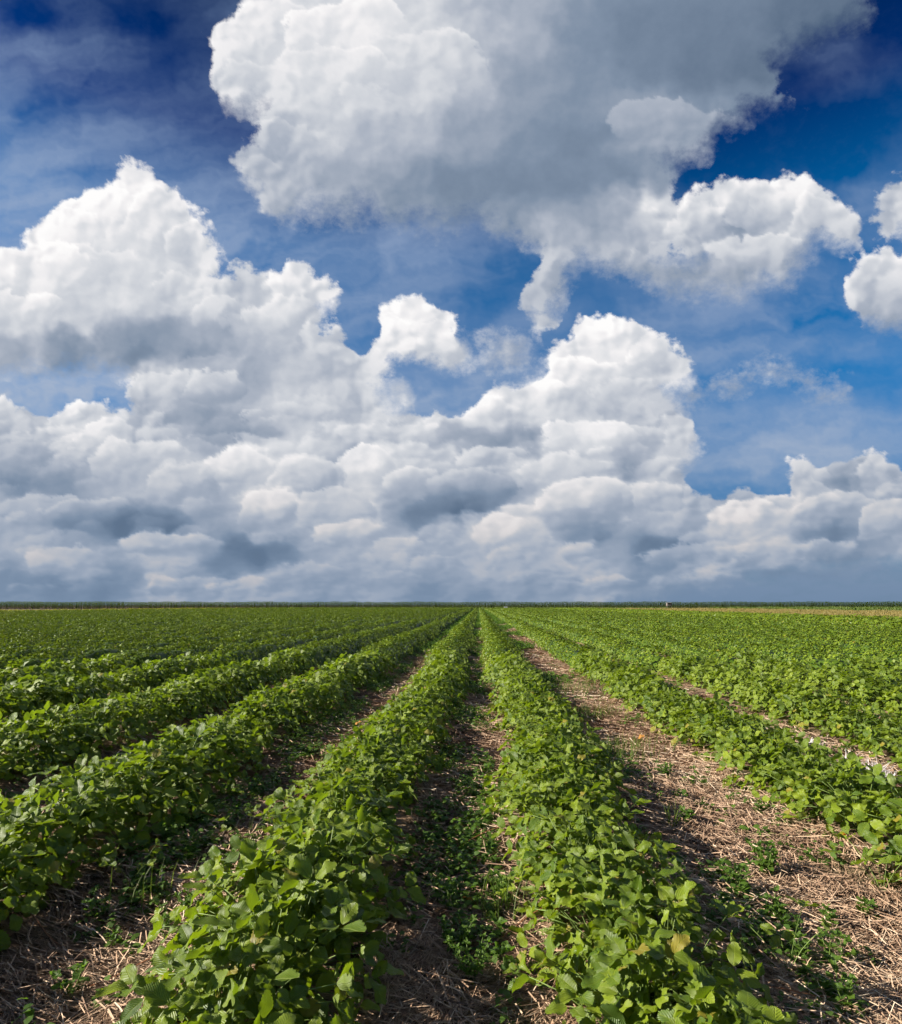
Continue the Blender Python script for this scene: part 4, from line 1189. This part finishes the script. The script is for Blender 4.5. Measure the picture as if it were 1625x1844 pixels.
# ---- weeds one can pick out in the furrows
def weed_leaf(r, L, W, teeth=5):
    V, F, U = leaflet(r, teeth, L, W, 1.0)
    return V, F
WEED_LEAVES = []
for q in range(8):
    r = np.random.default_rng(400 + q)
    V, F = weed_leaf(r, 0.046, 0.027)
    V = rotx(V, r.uniform(0.0, 0.35))
    WEED_LEAVES.append(mesh_from('leaf', V, F, [M_WEED], np.full(len(V), r.uniform(0.3, 0.95))))
def leafy_weed(px, py, label, h=0.12, pairs=4, n_stems=2, s=1.0, seed=0):
    x, y = ground_at(px, py, 0.01)
    r = np.random.default_rng(seed + int(px) * 7 + int(py))
    root = link('weed', None, None, (x, y, float(ground_z(x, y))), (0, 0, r.uniform(0, 6.28))); root.empty_display_size = .05
    tag(root, label, 'weed', 'leafy weeds standing in the furrows')
    for st in range(n_stems):
        lean = r.uniform(0.1, 0.6) if n_stems > 1 else 0.15; a = 6.28 * st / n_stems + r.uniform(0, .8); hh = h * r.uniform(.7, 1.15)
        P = [np.array((math.cos(a) * lean * hh * t, math.sin(a) * lean * hh * t, hh * t * (1 - .15 * lean * t))) for t in np.linspace(0, 1, 5)]
        V, F = tube(P, [0.0022, .002, .0018, .0014, .001], 4)
        child_mesh('stem', root, V, F, [M_STEM])
        for k in range(pairs):
            t = 0.3 + 0.7 * k / max(1, pairs - 1)
            q = P[0] * (1 - t) + P[-1] * t; ang = a + k * 1.57 + r.uniform(-.3, .3)
            for sgn in (0, math.pi):
                sc = s * (1.15 - 0.45 * t) * r.uniform(.85, 1.15)
                link('leaf', WEED_LEAVES[int(r.integers(8))], root, tuple(q), (r.uniform(0.0, 0.5), r.normal(0, .2), ang + sgn + r.normal(0, .15)), sc)
        for sgn in (0, 2.1, 4.2):
            link('leaf', WEED_LEAVES[int(r.integers(8))], root, tuple(P[-1]), (0.6, 0, a + sgn + r.uniform(0, .6)), s * .6)
    return root
leafy_weed(1380, 1575, 'largest bushy weed clump in the wide straw furrow on the right', 0.15, 5, 6, 1.15)
leafy_weed(1330, 1610, 'leafy weed at the foot of the row just left of the largest clump', 0.13, 4, 4, 1.1)
leafy_weed(1395, 1660, 'bright green weed just below the largest clump in the wide furrow', 0.10, 4, 4, 1.0)
leafy_weed(1425, 1690, 'small weed at the lower tip of the bright green weed trail', 0.08, 3, 3, .9)
leafy_weed(1360, 1705, 'small pale weed half shaded under the row beside the weed trail', 0.08, 3, 2, 1.0)
leafy_weed(1272, 1418, 'lone upright seedling in the middle of the wide straw furrow', 0.13, 4, 2, 1.0)
leafy_weed(1200, 1400, 'weed between the straw and the row, left of the lone seedling', 0.12, 4, 4, 1.1)
leafy_weed(1240, 1480, 'dark flat weed at the shaded edge of the wide furrow', 0.07, 3, 3, 1.2)
leafy_weed(1300, 1485, 'tiny seedling on bare straw right of the dark flat weed', 0.04, 2, 2, .8)
leafy_weed(1370, 1470, 'low weed under the edge of the second row right of the middle furrow', 0.06, 3, 3, .9)
leafy_weed(1495, 1665, 'flat spreading weed on the straw at the right, small leaves', 0.07, 3, 4, .9)
leafy_weed(1562, 1650, 'dark green rosette on the straw by the right frame edge', 0.07, 3, 3, 1.1)
leafy_weed(1492, 1738, 'bright two-stemmed weed standing on bright straw at lower right', 0.11, 3, 2, 1.15)
leafy_weed(1520, 1722, 'serrated weed leaning over its own shadow at lower right', 0.13, 3, 1, 1.2)
leafy_weed(1512, 1790, 'slender upright weed near the bottom right straw', 0.12, 3, 1, 1.1)
leafy_weed(1527, 1825, 'dark weed at the bottom edge in the right furrow', 0.10, 3, 3, 1.0)
leafy_weed(1440, 1735, 'small dark weed in the shade beside the right hand row', 0.08, 3, 3, 1.0)
leafy_weed(812, 1640, 'sunlit weed in the shadowed middle furrow beside a dry orange leaf', 0.13, 3, 4, 1.1)
leafy_weed(905, 1625, 'bushy weed with a grass tuft at its foot in the middle furrow', 0.13, 4, 5, .9)
leafy_weed(898, 1690, 'three leaved seedling catching sun in the middle furrow', 0.09, 2, 1, 1.5)
leafy_weed(832, 1700, 'pointed leaf seedling at the left side of the middle furrow', 0.10, 3, 1, 1.2)
leafy_weed(913, 1762, 'sunlit two lobed seedling low in the middle furrow', 0.08, 2, 1, 1.6)
leafy_weed(852, 1770, 'bushy feathery weed in shade at the bottom of the middle furrow', 0.16, 6, 6, .7)
leafy_weed(820, 1720, 'dark leafy weed against the left row in the middle furrow', 0.14, 5, 5, .9)
leafy_weed(1005, 1575, 'small green weed on the sunny strip of the middle furrow', 0.06, 2, 2, 1.1)
leafy_weed(960, 1400, 'weed sprouting on the straw beside the right row, mid distance', 0.10, 3, 3, 1.0)
leafy_weed(335, 1640, 'bright weed on the sunny edge of the left straw path', 0.09, 4, 4, .8)
leafy_weed(300, 1680, 'low leafy weed left of the bottom left row corner', 0.07, 3, 4, .8)
leafy_weed(420, 1560, 'weed bunch beside the row where the left path bends', 0.08, 4, 4, .8)
leafy_weed(480, 1490, 'small weed bunch farther up the edge of the left path', 0.08, 4, 4, .8)
leafy_weed(175, 1655, 'half sunlit weed in deep shade of the left row', 0.10, 3, 3, 1.0)
leafy_weed(205, 1700, 'seedling with pale tips on the dark side of the left path', 0.06, 3, 2, .9)
leafy_weed(130, 1790, 'dull blue green weed in the dark bottom left corner', 0.09, 3, 3, 1.0)
leafy_weed(300, 1515, 'weed with one lit leaf under the left row', 0.09, 3, 3, 1.0)
leafy_weed(640, 1310, 'small weed in the left path at mid distance', 0.10, 3, 4, 1.0)
leafy_weed(620, 1345, 'bright tuft of weed on the left path edge at mid distance', 0.11, 4, 4, 1.0)

# ---- strawberry daughter plants rooted in the furrow
def daughter(px, py, label, n=3, s=0.62):
    x, y = ground_at(px, py, 0.01); r = np.random.default_rng(int(px + py))
    root = link('young_strawberry_plant', None, None, (x, y, float(ground_z(x, y))), (0, 0, r.uniform(0, 6)))
    root.empty_display_size = .05
    tag(root, label, 'strawberry plant', 'young strawberry plants rooted in the furrows')
    for k in range(n):
        j = int(r.choice([6, 9, 12, 15, 18]))
        link('leaf', LEAF_MESH[j], root, (0, 0, -0.005), (r.normal(0, .1), r.normal(0, .1), k * 6.28 / n + r.uniform(0, .6)), s * r.uniform(.8, 1.1))
daughter(1000, 1815, 'single young strawberry plant on straw at the bottom of the sunny strip', 3, .6)
daughter(1590, 1610, 'dark young strawberry plant lying on straw at the right frame edge', 5, .9)
daughter(985, 1660, 'strawberry offshoot reaching from the right row into the middle furrow', 5, .9)
daughter(1420, 1760, 'dark lobed strawberry offshoot under the right edge of the near row', 4, .95)
daughter(445, 1520, 'young strawberry plant hugging the row beside the left straw path', 5, .7)
daughter(235, 1600, 'shaded young strawberry plant between row and left path', 5, .7)

# ---- grass tufts
def grass_tuft(px, py, label, n=40, h=0.16, spread=0.05, lean=0.7, m=None):
    x, y = ground_at(px, py, 0.01); r = np.random.default_rng(int(px * 3 + py))
    V, F, T = blades(np.zeros(1), np.zeros(1), np.zeros(1), n, h, 0.0022, lean, r, spread)
    o = link('grass_tuft', mesh_from('grass_tuft', V, F, [m or M_GRASS_GREEN], T, smooth=False), None, (x, y, float(ground_z(x, y))))
    if spread > 0.1: o.name = 'grass_patch'; tag(o, label, 'grass', kind='stuff')
    else: tag(o, label, 'grass', 'grass tufts in the furrows')
grass_tuft(905, 1655, 'tuft of thin green grass under the bushy weed in the middle furrow', 46, .17)
grass_tuft(1110, 1362, 'wide patch of green grass at the shaded edge of the wide furrow', 160, .15, .16)
grass_tuft(1150, 1345, 'low grass beside the wide grass patch on the straw', 70, .10, .12)
grass_tuft(1020, 1245, 'green grass patch spreading down the far part of the wide furrow', 200, .2, .3)
grass_tuft(1060, 1290, 'grass patch midway up the wide furrow beside the row', 160, .15, .22)
grass_tuft(1210, 1490, 'few upright grass blades at the shadow edge of the wide furrow', 16, .16, .02)
grass_tuft(250, 1620, 'sparse grass blades in the shade of the left row', 26, .14, .08)

# ---- bleached straw clumps between the second and third row on the right
def bleached(px, py, label, w, h, n, seed):
    w, h, n = w * 0.95, h * 1.1, int(n * 0.8)
    x, y = ground_at(px, py, 0.06); r = np.random.default_rng(seed)
    th = r.uniform(0, 2 * np.pi, n); rad = np.sqrt(r.uniform(0, 1, n)) * w
    cx, cy = np.cos(th) * rad * 0.8, np.sin(th) * rad
    V, F, T = blades(cx, cy, np.zeros(n) - .01, 1, h * (1.15 - 0.6 * rad / w), 0.0034, 0.75, r, 0.004)
    root = link('bleached_straw_clump', mesh_from('bleached_straw_clump', V, F, [M_BLEACH], T, smooth=False), None, (x, y, float(ground_z(x, y))))
    tag(root, label, 'straw clump', 'bleached straw clumps between the rows on the right')
bleached(1530, 1372, 'white straw clump in front of reddish straw, middle of the three brightest', .08, .12, 170, 1)
bleached(1577, 1390, 'largest bright white spiky straw clump near the right frame edge', .09, .15, 210, 2)
bleached(1598, 1402, 'small white straw clump, rightmost of the three brightest', .06, .11, 120, 3)
bleached(1462, 1336, 'pale ragged straw clump farther up the gap, left of the three brightest', .10, .09, 160, 4)
bleached(1372, 1305, 'faint whitish straw clump farthest up the gap on the right', .10, .08, 150, 5)

# ---- far things at the edge of the field
def far_things():
    Mw = plain('white_paint', (0.5, 0.5, 0.49), 0.5, 0.3, .15, 3)
    Mwall = plain('weathered_boards', (0.20, 0.17, 0.155), 0.7, 0.2, .4, 4)
    Mroof = plain('grey_sheet', (0.15, 0.145, 0.14), 0.5, 0.3, .2, 3)
    Md = plain('dark_opening', (0.04, 0.04, 0.045), 0.3, 0.4)
    def box(c, s):
        x, y, z = c; a, b, h = s[0] / 2, s[1] / 2, s[2] / 2
        V = [(x + i * a, y + j * b, z + k * h) for k in (-1, 1) for j in (-1, 1) for i in (-1, 1)]
        return V, [[0, 2, 3, 1], [4, 5, 7, 6], [0, 1, 5, 4], [2, 6, 7, 3], [0, 4, 6, 2], [1, 3, 7, 5]]
    def joined(bs):
        V, F = [], []
        for b in bs:
            v, f = box(*b); o = len(V); V += v; F += [[q + o for q in g] for g in f]
        return V, F
    # raised hide standing before the maize
    x, y = 64.5, 222.0
    h = link('field_hide', None, None, (x, y, 0)); tag(h, 'small pale boarded hide standing on legs before the maize belt', 'hide')
    child_mesh('cabin', h, *joined([((0, 0, 1.55), (1.5, 1.4, 0.9))]), [Mwall], smooth=False)
    child_mesh('window', h, *joined([((0, -0.715, 1.66), (0.8, 0.02, 0.22))]), [Md], smooth=False)
    V = [(-.95, -.95, 2.003), (.95, -.95, 2.003), (.95, .9, 2.12), (-.95, .9, 2.12), (-.95, -.95, 2.06), (.95, -.95, 2.06), (.95, .9, 2.18), (-.95, .9, 2.18)]
    child_mesh('roof', h, V, [[0, 3, 2, 1], [4, 5, 6, 7], [0, 1, 5, 4], [1, 2, 6, 5], [2, 3, 7, 6], [3, 0, 4, 7]], [Mroof], smooth=False)
    for sx in (-1, 1):
        for sy in (-1, 1):
            child_mesh('leg', h, *joined([((sx * .65, sy * .6, .549), (.1, .1, 1.10))]), [Mwall], smooth=False)
    # white crate stack at the end of the rows
    x, y = ground_at(911, 1097.2)
    k = link('crate', None, None, (x, 200.0, 0.0)); tag(k, 'small white crate left on the headland where the rows end', 'crate')
    z0 = .28
    child_mesh('box', k, *joined([((0, 0, z0 + .03), (1.0, .7, .05)), ((0, -.33, z0 + .3), (1.0, .04, .55)), ((0, .33, z0 + .3), (1.0, .04, .55)), ((-.48, 0, z0 + .3), (.04, .62, .55)), ((.48, 0, z0 + .3), (.04, .62, .55))]), [Mw], smooth=False)
    child_mesh('pallet', k, *joined([((0, -.25, .13), (1.1, .12, .26)), ((0, .25, .13), (1.1, .12, .26)), ((0, 0, .27), (1.1, .8, .02))]), [Mwall], smooth=False)
far_things()
